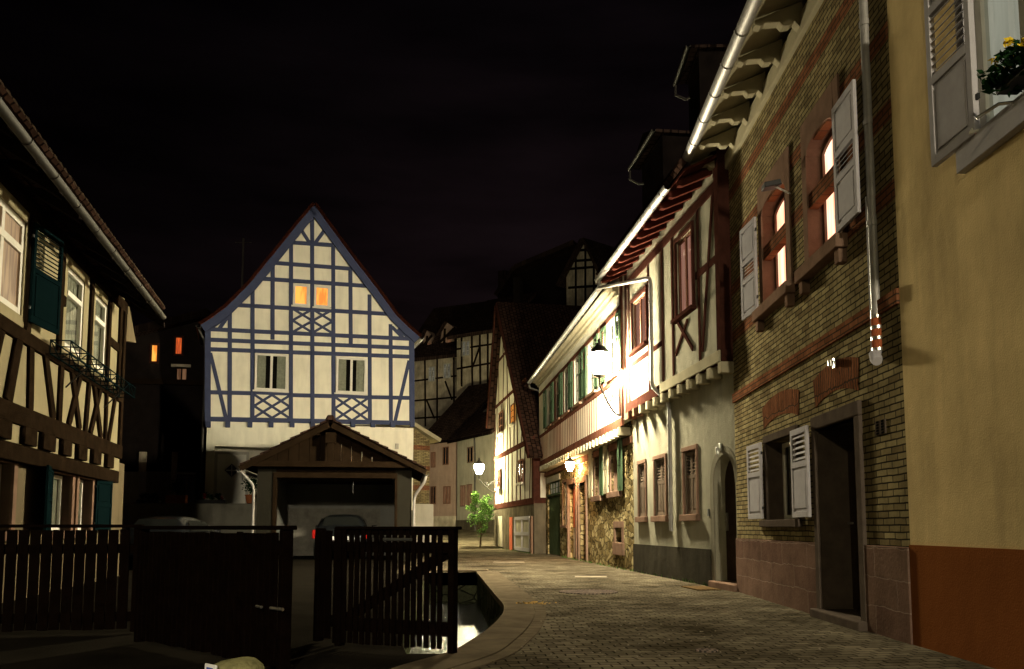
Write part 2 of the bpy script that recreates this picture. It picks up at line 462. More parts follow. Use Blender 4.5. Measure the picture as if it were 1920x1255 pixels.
M['paving'] = plain('terrace paving', (.15,.14,.12), .85, .3, 4, .3, .004)
M['boll'] = plain('mossy sandstone', (.20,.19,.09), .92, .5, 8, .9, .012)
M['midtim'] = plain('dark red brown timber', (.055,.022,.016), .8, .35, 7, .5, .006)
M['midtim2'] = plain('dull red timber', (.12,.05,.032), .8, .35, 7, .5, .006)
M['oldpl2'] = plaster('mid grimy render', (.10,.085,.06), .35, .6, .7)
M['litblind'] = emis('white blind in a lit room', (.95,.92,.74), .42, (.75,.73,.58), 1.5)
M['oldzinc'] = plain('tarnished zinc', (.022,.019,.015), .6, .25, 7, .1, .002, 0, .15)
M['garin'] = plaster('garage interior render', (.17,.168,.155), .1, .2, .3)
M['archpl'] = plaster('arch band render', (.20,.185,.14), .15, .4, .5)
M['signw'] = plain('white enamel', (.72,.72,.72), .4, .05, 10, .05, .001)
M['signb'] = plain('blue enamel', (.05,.08,.34), .4, .1, 10, .05, .001)
M['curtain'] = plain('net curtain', (.40,.39,.33), .9, .25, 12, .1, .002)
M['curtlit'] = plain('white blind', (.70,.69,.62), .9, .06, 5, .1, .002)
M['litorange'] = emis('lit window amber', (1.0,.42,.06), 1.35, (.75,.20,.02), 2.2)
M['litred'] = emis('lit window red', (1.0,.16,.02), .75, (.55,.06,.01), 3)
M['litpink'] = emis('lit window warm white', (1.0,.64,.46), 2.0, (1.0,.42,.24), 1.7)
M['litdim'] = emis('dim window glow', (.55,.26,.12), .28, (.22,.08,.03), 4)
M['litdim2'] = emis('dim white window glow', (.45,.42,.30), .30, (.12,.10,.07), 5)
M['pinkglow'] = emis('glowing pink panel', (1.0,.50,.36), .45, (.9,.35,.25), 3)
M['redlamp'] = plain('tail light plastic', (.30,.012,.01), .25, .1, 8, 0)
M['leafg'] = plain('bush leaves', (.075,.15,.035), .55, .45, 5, .1, .001)
M['leafd'] = plain('dark leaves', (.012,.035,.012), .6, .4, 9, .1, .001)
M['petal'] = plain('yellow petals', (.70,.50,.03), .6, .2, 9, .1, .001)
M['petalr'] = plain('red petals', (.22,.015,.015), .6, .2, 9, .1, .001)
M['bark'] = plain('bark', (.05,.035,.02), .9, .4, 12, .6, .006)
M['deadleaf'] = plain('yellowed leaves', (.36,.22,.05), .8, .4, 14, .1, .001)
M['moss'] = plain('weeds', (.05,.10,.025), .9, .4, 14, .3, .002)
def glassm(name, tint, ro, k):
    m, nt, b = mat(name)
    o = nt.nodes['Material Output']
    tr = N(nt, 'ShaderNodeBsdfTransparent'); tr.inputs[0].default_value = (*tint, 1)
    gl = N(nt, 'ShaderNodeBsdfGlossy'); gl.inputs['Roughness'].default_value = ro
    fr = N(nt, 'ShaderNodeFresnel'); fr.inputs[0].default_value = 1.5
    ml = N(nt, 'ShaderNodeMath', operation='MULTIPLY_ADD'); ml.inputs[1].default_value = 1.0; ml.inputs[2].default_value = k
    nt.links.new(fr.outputs[0], ml.inputs[0])
    ms = N(nt, 'ShaderNodeMixShader')
    nt.links.new(ml.outputs[0], ms.inputs[0]); nt.links.new(tr.outputs[0], ms.inputs[1]); nt.links.new(gl.outputs[0], ms.inputs[2])
    nt.links.new(ms.outputs[0], o.inputs[0])
    return m
M['glass'] = glassm('window glass', (.75,.78,.75), .03, .02)
M['darkglass'] = plain('dark glass', (.012,.013,.012), .08, .2, 3, 0, .001, 0, .6)
def waterm():
    m, nt, b = mat('water')
    tc = N(nt, 'ShaderNodeTexCoord')
    mpn = N(nt, 'ShaderNodeMapping'); mpn.inputs['Scale'].default_value = (1.0, .7, 1)
    nt.links.new(tc.outputs['Object'], mpn.inputs[0])
    n = N(nt, 'ShaderNodeTexNoise', Scale=26.0, Detail=6.0, Distortion=.8); nt.links.new(mpn.outputs[0], n.inputs[0])
    bump(nt, b, n.outputs[0], 1.0, .22)
    b.inputs['Base Color'].default_value = (.008,.009,.006,1)
    b.inputs['Roughness'].default_value = .2
    b.inputs['IOR'].default_value = 1.9
    b.inputs['Specular IOR Level'].default_value = .8
    return m
M['water'] = waterm()

# ------------------------------------------------------------ reusable pieces
def pocket_wall(mb, s0, s1, z0, z1, holes, y=0.0, D=5.0):
    """front wall with real openings; holes = (a,b,c,d,depth)"""
    xs = sorted(set([s0, s1] + [h[0] for h in holes] + [h[1] for h in holes]))
    zs = sorted(set([z0, z1] + [h[2] for h in holes] + [h[3] for h in holes]))
    xs = [x for x in xs if s0 <= x <= s1]; zs = [z for z in zs if z0 <= z <= z1]
    for i in range(len(xs)-1):
        for j in range(len(zs)-1):
            cx = (xs[i]+xs[i+1])/2; cz = (zs[j]+zs[j+1])/2
            if any(h[0] < cx < h[1] and h[2] < cz < h[3] for h in holes): continue
            mb.add([(xs[i],y,zs[j]),(xs[i+1],y,zs[j]),(xs[i+1],y,zs[j+1]),(xs[i],y,zs[j+1])], [(0,1,2,3)])
    for a, b, c, d, dp in holes:
        v = [(a,y,c),(b,y,c),(b,y,d),(a,y,d),(a,y+dp,c),(b,y+dp,c),(b,y+dp,d),(a,y+dp,d)]
        mb.add(v, [(0,3,7,4),(1,5,6,2),(3,2,6,7),(0,4,5,1),(4,7,6,5)])
    mb.add([(s0,y,z0),(s1,y,z0),(s1,y,z1),(s0,y,z1),(s0,y+D,z0),(s1,y+D,z0),(s1,y+D,z1),(s0,y+D,z1)],
           [(0,3,7,4),(1,5,6,2),(3,2,6,7),(0,4,5,1),(4,7,6,5)])
    return mb
def window(root, r, y, frame=M['white'], glass='dark', nv=2, nh=None, fw=0.06, transom=None, curtains=0, sill=None, th=0.05, back=True):
    """r=(s0,s1,z0,z1); frame front at y; returns the frame part"""
    s0, s1, z0, z1 = r
    f = MB()
    f.box(s0, s0+fw, y, y+th, z0, z1).box(s1-fw, s1, y, y+th, z0, z1)
    f.box(s0+fw, s1-fw, y, y+th, z0, z0+fw).box(s0+fw, s1-fw, y, y+th, z1-fw, z1)
    for k in range(1, nv):
        c = s0 + (s1-s0)*k/nv
        f.box(c-fw*.55, c+fw*.55, y-.008, y+th-.01, z0+fw, (z1-fw))
    if transom: f.box(s0+fw, s1-fw, y-.014, y+th-.008, z0+(z1-z0)*transom-fw*.5, z0+(z1-z0)*transom+fw*.6)
    if nh:
        for k in range(1, nh):
            c = z0+(z1-z0)*k/nh
            f.box(s0+fw, s1-fw, y+.006, y+th-.006, c-.012, c+.012)
    fo = f.build('window', frame, root, bevel=.004)
    if glass == 'dark':
        MB().box(s0+fw*.5, s1-fw*.5, y+th*.5, y+th*.5+.006, z0+fw*.5, z1-fw*.5).build('pane', M['darkglass'], fo)
    elif glass == 'clear':
        MB().add([(s0+fw*.5,y+th*.5,z0+fw*.5),(s1-fw*.5,y+th*.5,z0+fw*.5),(s1-fw*.5,y+th*.5,z1-fw*.5),(s0+fw*.5,y+th*.5,z1-fw*.5)],[(0,1,2,3)]).build('pane', M['glass'], fo)
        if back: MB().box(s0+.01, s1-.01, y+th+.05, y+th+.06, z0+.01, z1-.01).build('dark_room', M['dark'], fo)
    else:
        MB().box(s0+fw*.5, s1-fw*.5, y+th*.5, y+th*.5+.006, z0+fw*.5, z1-fw*.5).build('pane', glass, fo)
    if curtains:
        cw = (s1-s0)*curtains
        for a, b in ((s0+fw, s0+fw+cw), (s1-fw-cw, s1-fw)):
            m = MB(); n = 28; yy = y+th+.02
            vs = []
            for k in range(n+1):
                x = a+(b-a)*k/n
                o = .012*math.sin(k*1.5)+.004*math.sin(k*3.7)
                vs += [(x, yy+o, z0+.04), (x, yy+o*.6, z1-.03)]
            m.add(vs, [(2*k, 2*k+2, 2*k+3, 2*k+1) for k in range(n)])
            m.build('curtain', M['curtain'], fo, smooth=True)
    if sill:
        MB().box(s0-.06, s1+.06, y-sill[1], y+.02, z0-sill[2], z0-.002).build('sill', sill[0], fo, bevel=.006)
    return fo
def shutter(root, hx, z0, z1, wd, y, ang, m=M['shutw'], style='lp', name='shutter', th=.035, arch=0):
    """hinged at local x=hx, leaf extends wd (sign = direction); styles: l louvre, p panel, from the top"""
    o = MB(); h = z1-z0; a = abs(wd); sg = 1 if wd > 0 else -1
    st = min(.06, a*.16)
    def B(x0, x1, y0, y1, c, d): o.box(min(sg*x0, sg*x1), max(sg*x0, sg*x1), y0, y1, c, d)
    B(0, st, -th, 0, 0, h); B(a-st, a, -th, 0, 0, h)
    n = len(style)
    wt = [{'l': 1.0, 'p': 1.15, 's': .55, 'P': 1.6}[c] for c in style]
    tot = sum(wt); z = h
    rails = .07
    B(st, a-st, -th, 0, h-rails, h)
    avail = h - rails*(n+1); z = h - rails
    for c, ww in zip(style, wt):
        hh = avail*ww/tot
        zt, zb = z, z-hh
        if c in 'ls':
            k = max(4, int(hh/.06))
            for i in range(k):
                zc = zb+hh*(i+.5)/k
                x0, x1 = (sg*st, sg*(a-st)) if sg > 0 else (-(a-st), -st)
                v = [(x0,-th+.003,zc-.018),(x1,-th+.003,zc-.018),(x1,-.004,zc+.014),(x0,-.004,zc+.014)]
                v += [(p[0], p[1], p[2]+.009) for p in v]
                o.add(v, [(3,2,1,0),(4,5,6,7),(0,1,5,4),(1,2,6,5),(2,3,7,6),(3,0,4,7)])
        else:
            B(st, a-st, -th*.62, -th*.25, zb, zt)
            B(st+.035, a-st-.035, -th*.9, -th*.6, zb+.035, zt-.035)
        B(st, a-st, -th, 0, zb-rails, zb)
        z = zb-rails
    ob = o.build(name, m, root, bevel=.003)
    ob.location = (hx, y, z0); ob.rotation_euler = (0, 0, ang)
    hg = MB()
    for zz in (h*.14, h*.86):
        hg.box(-sg*.03 if sg > 0 else -.0, sg*.0 if sg > 0 else .03, -.028, -.008, zz-.02, zz+.02)
    hg.build('hinge', M['iron'], ob)
    return ob
def gutter(root, a, b, r=.07, ring=.8, m=None, endcap=True):
    g = MB(); m = m or M['zinc']
    g.halfpipe(a, b, r)
    A = Vector(a); B_ = Vector(b); L = (B_-A).length; d = (B_-A)/L
    k = int(L/ring)
    for i in range(k+1):
        c = A + d*(L*(i+.5)/(k+1))
        g.halfpipe(c-d*.012, c+d*.012, r+.007, .006)
    return g.build('gutter', m, root, smooth=True)
def pipe(root, pts, r=.045, m=None, name='downpipe', clips=()):
    g = MB()
    P = [Vector(p) for p in pts]
    # round the bends
    q = [P[0]]
    for i in range(1, len(P)-1):
        l = min((P[i]-P[i-1]).length, (P[i+1]-P[i]).length)*.35
        l = min(l, .14)
        a = P[i]+(P[i-1]-P[i]).normalized()*l; b = P[i]+(P[i+1]-P[i]).normalized()*l
        for t in (0, .25, .5, .75, 1):
            q.append(a*(1-t)**2 + P[i]*2*t*(1-t) + b*t*t)
    q.append(P[-1])
    g.tube(q, r, 12)
    for c in clips:
        c = Vector(c); g.tube([c-Vector((0,0,.025)), c+Vector((0,0,.025))], r+.009, 12)
    return g.build(name, m or M['zinc'], root, smooth=True)
def roof(root, s0, s1, ye, ze, yr, zr, th=.12, m=None, name='roof', back=True):
    """slab from eave (ye,ze) up to the ridge (yr,zr), and down the back"""
    m = m or M['tile']
    L = math.hypot(yr-ye, zr-ze); n = (-(zr-ze)/L*th, (yr-ye)/L*th)
    mb = MB()
    mb.prism_x([(ye,ze),(yr,zr),(yr+n[0]*0,zr+th*1.3),(ye+n[0],ze+n[1])], s0, s1)
    if back:
        yb = 2*yr-ye
        mb.prism_x([(yb-.02,ze),(yb-n[0],ze+n[1]),(yr+.001,zr+th*1.3),(yr+.001,zr)], s0, s1)
        # gable infill
        mb.prism_x([(ye+.5,ze+.3),(yr,zr-.02),(yb-.5,ze+.3)], s0+.05, s1-.05)
    return mb.build(name, m, root)
def lantern(name, label, loc, rz, reach, emit, group='wall lanterns along the street', scale=1.0, drop=.0):
    """iron scroll bracket with a tapering glass lantern; local -y points away from the wall"""
    t = thing(name, label, 'street lamp', loc, rz, group)
    s = scale
    a = MB()
    a.box(-.03*s, .03*s, -.02, 0, -.35*s, .12*s)
    pts = []
    for k in range(15):
        u = k/14
        pts.append((0, -.02-u*reach, -.32*s*math.cos(u*math.pi*.62)+.0*s - .02))
    a.tube(pts, .014*s, 8)
    end = pts[-1]
    # scrolls
    for cy, cz, rr in ((-.16*reach/.7, -.02*s, .07*s), (-.40*reach/.7, -.04*s, .05*s)):
        a.tube([(0, cy+rr*(1-k/26)*math.cos(k*.55), cz+rr*(1-k/26)*math.sin(k*.55)) for k in range(20)], .008*s, 6)
    a.tube([(0,-.02,.08*s),(0,-.3*reach,.0),(0,-.55*reach,-.14*s)], .010*s, 6)
    a.tube([end, (0, end[1], end[2]+.12*s)], .016*s, 8)
    a.build('bracket', M['iron'], t, smooth=True)
    z0 = end[2]+.12*s; cy = end[1]
    b = MB(); b.lathe([(.02*s,0),(.085*s,.02*s),(.09*s,.045*s),(.075*s,.05*s)], (0,cy,z0), 12).build('lamp_base', M['iron'], t)
    g = MB(); g.lathe([(.07*s,.052*s),(.11*s,.12*s),(.155*s,.24*s),(.165*s,.33*s),(.14*s,.37*s)], (0,cy,z0), 16).build('lamp_glass', emit, t, smooth=True)
    h = MB(); h.lathe([(.165*s,.372*s),(.16*s,.39*s),(.10*s,.46*s),(.045*s,.50*s),(.045*s,.53*s),(.02*s,.55*s),(.025*s,.58*s),(.004*s,.61*s)], (0,cy,z0), 16).build('lamp_cap', M['iron'], t, smooth=True)
    return t
def leaves(mb, c, rad, n, size, seed=0, squash=(1,1,1), shell=.55):
    rn = random.Random(seed)
    for _ in range(n):
        v = Vector((rn.gauss(0,1), rn.gauss(0,1), rn.gauss(0,1))).normalized()*(rad*(shell+(1-shell)*rn.random()))
        v = Vector((v.x*squash[0], v.y*squash[1], v.z*squash[2])) + Vector(c)
        a = Vector((rn.gauss(0,1), rn.gauss(0,1), rn.gauss(0,.6))).normalized()
        b = a.cross(Vector((rn.gauss(0,1), rn.gauss(0,1), rn.gauss(0,1)))).normalized()
        s = size*(.6+.8*rn.random())
        mb.add([v-a*s, v+b*s*.45, v+a*s, v-b*s*.45], [(0,1,2,3)])

EM1 = emis('lantern light', (1.0,.88,.60), LAMP1)
EM2 = emis('door lantern light', (1.0,.60,.28), LAMP2)
EM3 = emis('far lantern light', (1.0,.88,.50), LAMP3)
EM5 = emis('square lantern light', (1.0,.87,.62), LAMP5)
EM4 = emis('near lantern light', (1.0,.84,.50), LAMP4)

# ============================================================ ground, channel, water
chR = [gp(895,1073), gp(912,1093), gp(932,1117), gp(949,1136), gp(950,1150), gp(938,1167), gp(917,1187), gp(886,1207), gp(860,1226)]
chL = [gp(762,1226), gp(745,1190), gp(755,1150), gp(780,1110), gp(806,1073)]
hole = [(p.x, p.y) for p in chR + chL]
def hgt(x, y):
    if y < 40: return 0.0
    return (y-40)*.055 if y < 60 else 1.1 + (y-60)*.16 if y < 130 else 12.3
def inside(pt, poly):
    x, y = pt; c = False; j = len(poly)-1
    for i in range(len(poly)):
        if (poly[i][1] > y) != (poly[j][1] > y) and x < (poly[j][0]-poly[i][0])*(y-poly[i][1])/(poly[j][1]-poly[i][1])+poly[i][0]: c = not c
        j = i
    return c
def sheet(name, outer, holes, m, z, step):
    vs = [Vector(p) for p in outer]; ed = [(i, (i+1) % len(outer)) for i in range(len(outer))]
    for h in holes:
        b = len(vs); vs += [Vector(p) for p in h]; ed += [(b+i, b+(i+1) % len(h)) for i in range(len(h))]
    x0, x1 = min(p[0] for p in outer), max(p[0] for p in outer); y0, y1 = min(p[1] for p in outer), max(p[1] for p in outer)
    x = x0+step*.5
    while x < x1:
        y = y0+step*.5
        while y < y1:
            if inside((x,y), outer) and not any(inside((x,y), h) for h in holes): vs.append(Vector((x+.01*math.sin(y), y)))
            y += step
        x += step
    v, e, f, *_ = delaunay_2d_cdt(vs, ed, [], 0, 1e-5)
    mb = MB(); mb.v = [(p.x, p.y, hgt(p.x, p.y)+z-(.12 if name == 'ground' and p.y > 30 else 0)) for p in v]
    for t in f:
        c = (sum(v[i].x for i in t)/len(t), sum(v[i].y for i in t)/len(t))
        if inside(c, outer) and not any(inside(c, h) for h in holes): mb.f.append(tuple(t))
    o = mb.build(name, m); tag(o, kind='structure')
    bm = bmesh.new(); bm.from_mesh(o.data); bmesh.ops.recalc_face_normals(bm, faces=bm.faces)
    if sum(fc.normal.z for fc in bm.faces) < 0: bmesh.ops.reverse_faces(bm, faces=bm.faces)
    bm.to_mesh(o.data); bm.free()
    return o
ho = [(-1e0*0+p[0], p[1]) for p in hole]
sheet('ground', [(-400,-30),(400,-30),(400,400),(-400,400)], [ho], M['dirt'], 0, 8)
# street polygon between the right-hand row and the channel / yard
street = [(-1.2,-8),(4.6,-8),(4.6,6),(4.5,14),(4.2,20),(2.6,33),(1.9,36),(1.2,46),(-1.5,60),(-5.5,60),(-4.6,46),(-3.2,36),(-3.0,24),(-2.6,18.3)] + \
         [(p.x-.0, p.y) for p in chR] + [(-.72,6.0),(-1.05,4.9),(-1.2,2)]
st_o = sheet('street', street, [], M['cobble'], .004, 1.5)
# channel walls, bed and water
mb = MB()
ring = hole
n = len(ring)
for i in range(n):
    a, b = ring[i], ring[(i+1) % n]
    mb.add([(a[0],a[1],0),(b[0],b[1],0),(b[0],b[1],-1.2),(a[0],a[1],-1.2)], [(0,1,2,3)])
tag(mb.build('channel_wall', M['chwall']), kind='structure')
mb = MB()
xs = [p[0] for p in ring]; ys = [p[1] for p in ring]
mb.add([(min(xs)-.5,min(ys)-.5,-.70),(max(xs)+.5,min(ys)-.5,-.70),(max(xs)+.5,max(ys)+.5,-.70),(min(xs)-.5,max(ys)+.5,-.70)], [(0,1,2,3)])
tag(mb.build('water', M['water']), kind='structure')
# kerb slabs along the channel
def offs(poly, d):
    o = []
    for i in range(len(poly)):
        t = (poly[min(i+1,len(poly)-1)]-poly[max(i-1,0)]).normalized()
        o.append(poly[i]+Vector((-t.y, t.x, 0))*d)
    return o
path = chR + [Vector((-.80,6.0,0)), Vector((-1.12,4.9,0)), Vector((-1.35,3.6,0)), Vector((-1.6,2.0,0))]
# resample evenly
dn = [path[0]]
for i in range(len(path)-1):
    L = (path[i+1]-path[i]).length; k = max(1, int(L/.1))
    dn += [path[i].lerp(path[i+1], (j+1)/k) for j in range(k)]
def smooth_path(p, it=12):
    p = [q.copy() for q in p]
    for _ in range(it): p = [p[0]]+[(p[i-1]+p[i]*2+p[i+1])/4 for i in range(1, len(p)-1)]+[p[-1]]
    return p
dn = smooth_path(dn)
def slabs(line, o0, o1, every, z, gap, name):
    # the road side lies to the left of the direction of travel reversed
    a = offs(line, o0); b = offs(line, o1); mb = MB()
    i = 0
    while i+every < len(line):
        j = i+every
        for q in range(i, j):
            g0 = gap if q == i else 0; g1 = gap if q == j-1 else 0
            A0 = a[q].lerp(a[q+1], g0); A1 = a[q+1].lerp(a[q], g1); B0 = b[q].lerp(b[q+1], g0); B1 = b[q+1].lerp(b[q], g1)
            dz = .004*math.sin(i*3.1)
            v = [(p.x,p.y,zz) for zz in (-.06, z+dz) for p in (A0,A1,B1,B0)]
            fs = [(4,5,6,7),(0,1,5,4),(2,3,7,6)]
            if q == i: fs.append((3,0,4,7))
            if q == j-1: fs.append((1,2,6,5))
            mb.add(v, fs)
        i = j
    o = mb.build(name, M['kerb'])
    bm = bmesh.new(); bm.from_mesh(o.data); bmesh.ops.recalc_face_normals(bm, faces=bm.faces); bm.to_mesh(o.data); bm.free()
    tag(o, kind='structure')
slabs(dn, -.03, .34, 8, .018, .07, 'kerb')
slabs(dn, .345, .47, 2, .010, .08, 'gutter_paving')
# far bridge lip over the channel
A = gp(808,1073); B = gp(905,1073)
mb = MB(); mb.box(A.x-.6, B.x+.12, A.y, A.y+.45, -.32, .05)
tag(mb.build('bridge_coping', M['kerb'], bevel=.02), kind='structure')

# ============================================================ RIGHT ROW
# --- R0: ochre house at the picture's right edge
FA = Fac(gp(1715,1210), gp(1850,1255))
FA = Fac(FA.A, FA.A + Vector((.02, -9.0, 0)))
h0 = house(FA, 'rendered_house', 'ochre rendered house with oxide red plinth at the right edge, beside the brick house')
wr = FA.rect(1845, 1985, -190, 190)
s_l = FA.p(1812, 300)[0]
sill_z = FA.p(1812, 262)[1]
wz0, wz1 = FA.p(1812, 275)[1], FA.p(1812, 275)[1]+1.75
wx0 = s_l+.10; wx1 = wx0+1.15
mb = MB(); pocket_wall(mb, 0, 9, 0, 8.6, [(wx0-.02, wx1+.02, wz0-.02, wz1, .16)], 0, 6)
mb.build('wall', M['yellowpl'], h0)
pzr = FA.p(1715,1022)[1]
MB().box(.0, 9.02, -.012, 0.5, -.1, pzr).build('plinth', M['redpl'], h0)
roof(h0, -.1, 9.2, -.6, 8.4, 3.5, 11.6, m=M['tiled'])
wo = window(h0, (wx0, wx1, wz0, wz1), .06, M['white'], 'clear', 2, None, .08, th=.06, back=False)
mb = MB(); mb.add([(wx0,.145,wz0),(wx1,.145,wz0),(wx1,.145,wz1),(wx0,.145,wz1)], [(0,1,2,3)]); mb.build('blind', M['litblind'], wo)
MB().box(wx0-.019, wx0-.004, .0, .14, wz0, wz1).build('window_reveal', M['white'], h0)
# surround and sill board
mb = MB(); mb.box(wx0-.11, wx0-.0, -.03, .1, wz0-.0, wz1+.1).box(wx1, wx1+.11, -.03, .1, wz0, wz1+.1).box(wx0, wx1, -.03, .1, wz1-.0, wz1+.1)
mb.build('window_surround', M['shutw'], h0, bevel=.006)
MB().box(wx0-.13, wx1+.13, -.065, .09, wz0-.20, wz0-.003).build('window_apron', M['shutw'], h0, bevel=.006)
sh_r = FA.p(1823, 150, -.075)[0]; sh_l = FA.p(1750, 250, -.075)[0]
shz0 = FA.p(1752, 318, -.06)[1]
shutter(h0, sh_r, shz0, shz0+1.95, -(sh_r-sh_l), -.035, R(2.5), M['shutw'], 'plp', th=.045)
mb = MB(); mb.tube([(sh_r-.03,-.07,shz0+.05),(sh_r+.01,-.12,shz0+.0),(sh_r+.03,-.02,shz0+.02)], .012, 8)
mb.build('shutter_catch', M['white'], h0)

# flower box on that sill
fb = thing('flower_box', 'window box of dark foliage with yellow flowers on the sill of the ochre house', 'flower box', FA.world(wx0+1.0, -.10, wz0-.02), FA.rot)
MB().box(-.42,.62,-.07,.08,.06,.12).build('planter', M['iron'], fb, bevel=.01)
mb = MB()
for k in range(9): leaves(mb, (-.44+.13*k, -.07+.03*math.sin(k*2), .15+.03*math.cos(k*3)), .11, 60, .04, 40+k, shell=.2)
mb.build('foliage', M['leafd'], fb)
mb = MB()
for k in range(9): leaves(mb, (-.30+.11*k+.02*math.sin(k*5), -.13+.04*math.sin(k*2), .20+.04*math.cos(k*3)), .035, 20, .02, 80+k, shell=.1)
mb.build('flowers', M['petal'], fb)
mb = MB(); mb.tube([(-.5,-.16,-.06),(-.42,-.05,-.0),(-.38,.1,.0)], .012, 6); mb.build('holder', M['steel'], fb)

# --- R1: yellow brick house
FB = Fac(gp(1385,1110), gp(1715,1210))
h1 = house(FB, 'brick_house', 'yellow brick house with red brick bands and salmon arched upper windows')
zE = 7.0
plz = FB.p(1387,1010)[1]
# openings
door = (FB.p(1537,950)[0], FB.p(1613,950)[0], .08, FB.p(1575,792)[1])
gw = (FB.p(1440,900)[0], FB.p(1494,900)[0], FB.p(1465,975)[1], FB.p(1465,822)[1])
u1 = (FB.p(1431,450)[0], FB.p(1478,450)[0], FB.p(1440,578)[1], FB.p(1455,352)[1])
u2 = (FB.p(1517,380)[0], FB.p(1572,380)[0], FB.p(1530,485)[1], FB.p(1545,232)[1])
zz = (u1[3]+u2[3])/2; zb = (u1[2]+u2[2])/2
u1 = (u1[0], u1[1], zb, zz); u2 = (u2[0], u2[1], zb, zz)
mb = MB()
pocket_wall(mb, 0, FB.L, 0, zE, [(door[0],door[1],0.0,door[3],.40), (*gw,.30), (*u1,.24), (*u2,.24)], 0, 6)
mb.build('wall', M['brick'], h1)
# plinth either side of the door
MB().box(0.0, door[0]-.09, -.03, .2, -.1, plz).box(door[1]+.10, FB.L-.003, -.03, .2, -.1, plz).build('plinth', M['sandblock'], h1, bevel=.01)
# bands of red brick
def band(px, py, hh, pr):
    z = FB.p(px, py)[1]
    MB().box(.0, FB.L-.004, -pr, .1, z-hh/2, z+hh/2).build('brick_band', M['brickred'], h1)
band(1400, 733, .14, .028)
band(1385, 640, .0001+.05, .002) if False else None
for py_, px_ in ((318,1400), (212,1470)):
    z = FB.p(px_, py_)[1]
for zq in (4.04, 4.80, 5.55, 6.38): MB().box(.0, FB.L-.004, -.004, .1, zq-.09, zq+.09).build('brick_band', M['brickred'], h1)
# relieving arches over door and window
def relarch(x0, x1, z, hh):
    n = 12; c = (x0+x1)/2; w_ = (x1-x0)/2
    top = [(x0-.05+(x1-x0+.1)*k/n, z+hh+.10*(1-((k/n-.5)*2)**2)) for k in range(n+1)]
    bot = [(x1+(x0-x1)*k/n, z+.10*(1-((k/n-.5)*2)**2)) for k in range(n+1)]
    bt = bot[::-1]; am = MB()
    for k in range(n): am.prism([bt[k], bt[k+1], top[k+1], top[k]], -.006, .05)
    am.build('brick_arch', M['brickarch'], h1)
z = FB.p(1470, 792)[1]
relarch(gw[0]-.12, gw[1]+.15, FB.p(1470,790)[1], .30)
relarch(door[0]-.02, door[1]+.06, FB.p(1572,748)[1], .32)
# sandstone door case
jw = .10
mb = MB(); mb.box(door[0]-jw, door[0]-.0, -.04, .10, 0, door[3]+.0).box(door[1], door[1]+.13, -.04, .10, 0, door[3]).box(door[0]-jw, door[1]+.13, -.045, .10, door[3], door[3]+.15)
mb.build('door_case', M['greystone'], h1, bevel=.012)
# reveal lining, door and step
MB().box(door[0]-.001, door[0]+.012, .0, .398, .1, door[3]-.002).build('door_reveal', M['greystone'], h1)
do = MB().box(door[0]+.012, door[1]-.01, .33, .39, .1, door[3]-.02).build('door', M['door'], h1)
mb = MB(); mb.box(door[0]+.14, door[1]-.14, .315, .33, .3, .95); mb.box(door[0]+.14, door[1]-.14, .315, .33, 1.15, door[3]-.2); mb.build('door_panel', M['door'], do, bevel=.01)
MB().tube([(door[0]+.12,.27,1.05),(door[0]+.24,.27,1.05)], .012).build('handle', M['steel'], do)
MB().box(door[0]-.1, door[1]+.14, -.12, .5, -.05, .095).build('doorstep', M['greystone'], h1, bevel=.015)
# ground window: grey stone frame, closed light curtain
def stone_frame(root, r, m, w_=.12, sl=.16, pr=.03, sillpr=.09, name='window_surround', dp=.28):
    s0,s1,z0,z1 = r
    mb = MB(); mb.box(s0-w_, s0, -pr, dp*.2, z0, z1).box(s1, s1+w_, -pr, dp*.2, z0, z1).box(s0-w_, s1+w_, -pr-.004, dp*.2, z1, z1+w_)
    o = mb.build(name, m, root, bevel=.008)
    MB().box(s0-w_-.05, s1+w_+.05, -sillpr, dp*.5, z0-sl*.6, z0+.002).build('sill', m, o, bevel=.01)
    return o
stone_frame(h1, gw, M['greystone'], .10, .16, .03, .10)
MB().box(gw[0], gw[0]+.01, .0, .296, gw[2], gw[3]).build('window_reveal', M['greystone'], h1)
window(h1, (gw[0]+.012, gw[1]-.01, gw[2]+.01, gw[3]-.01), .20, M['white'], 'clear', 2, None, .06, curtains=.38, th=.04)
wl = .62
shutter(h1, gw[0]-.06, gw[2]+.02, gw[3]+.02, -wl, -.05, R(2), M['shutw'], 'lP')
shutter(h1, gw[1]+.05, gw[2]+.02, gw[3]+.02, wl, -.05, R(-1), M['shutw'], 'lP')
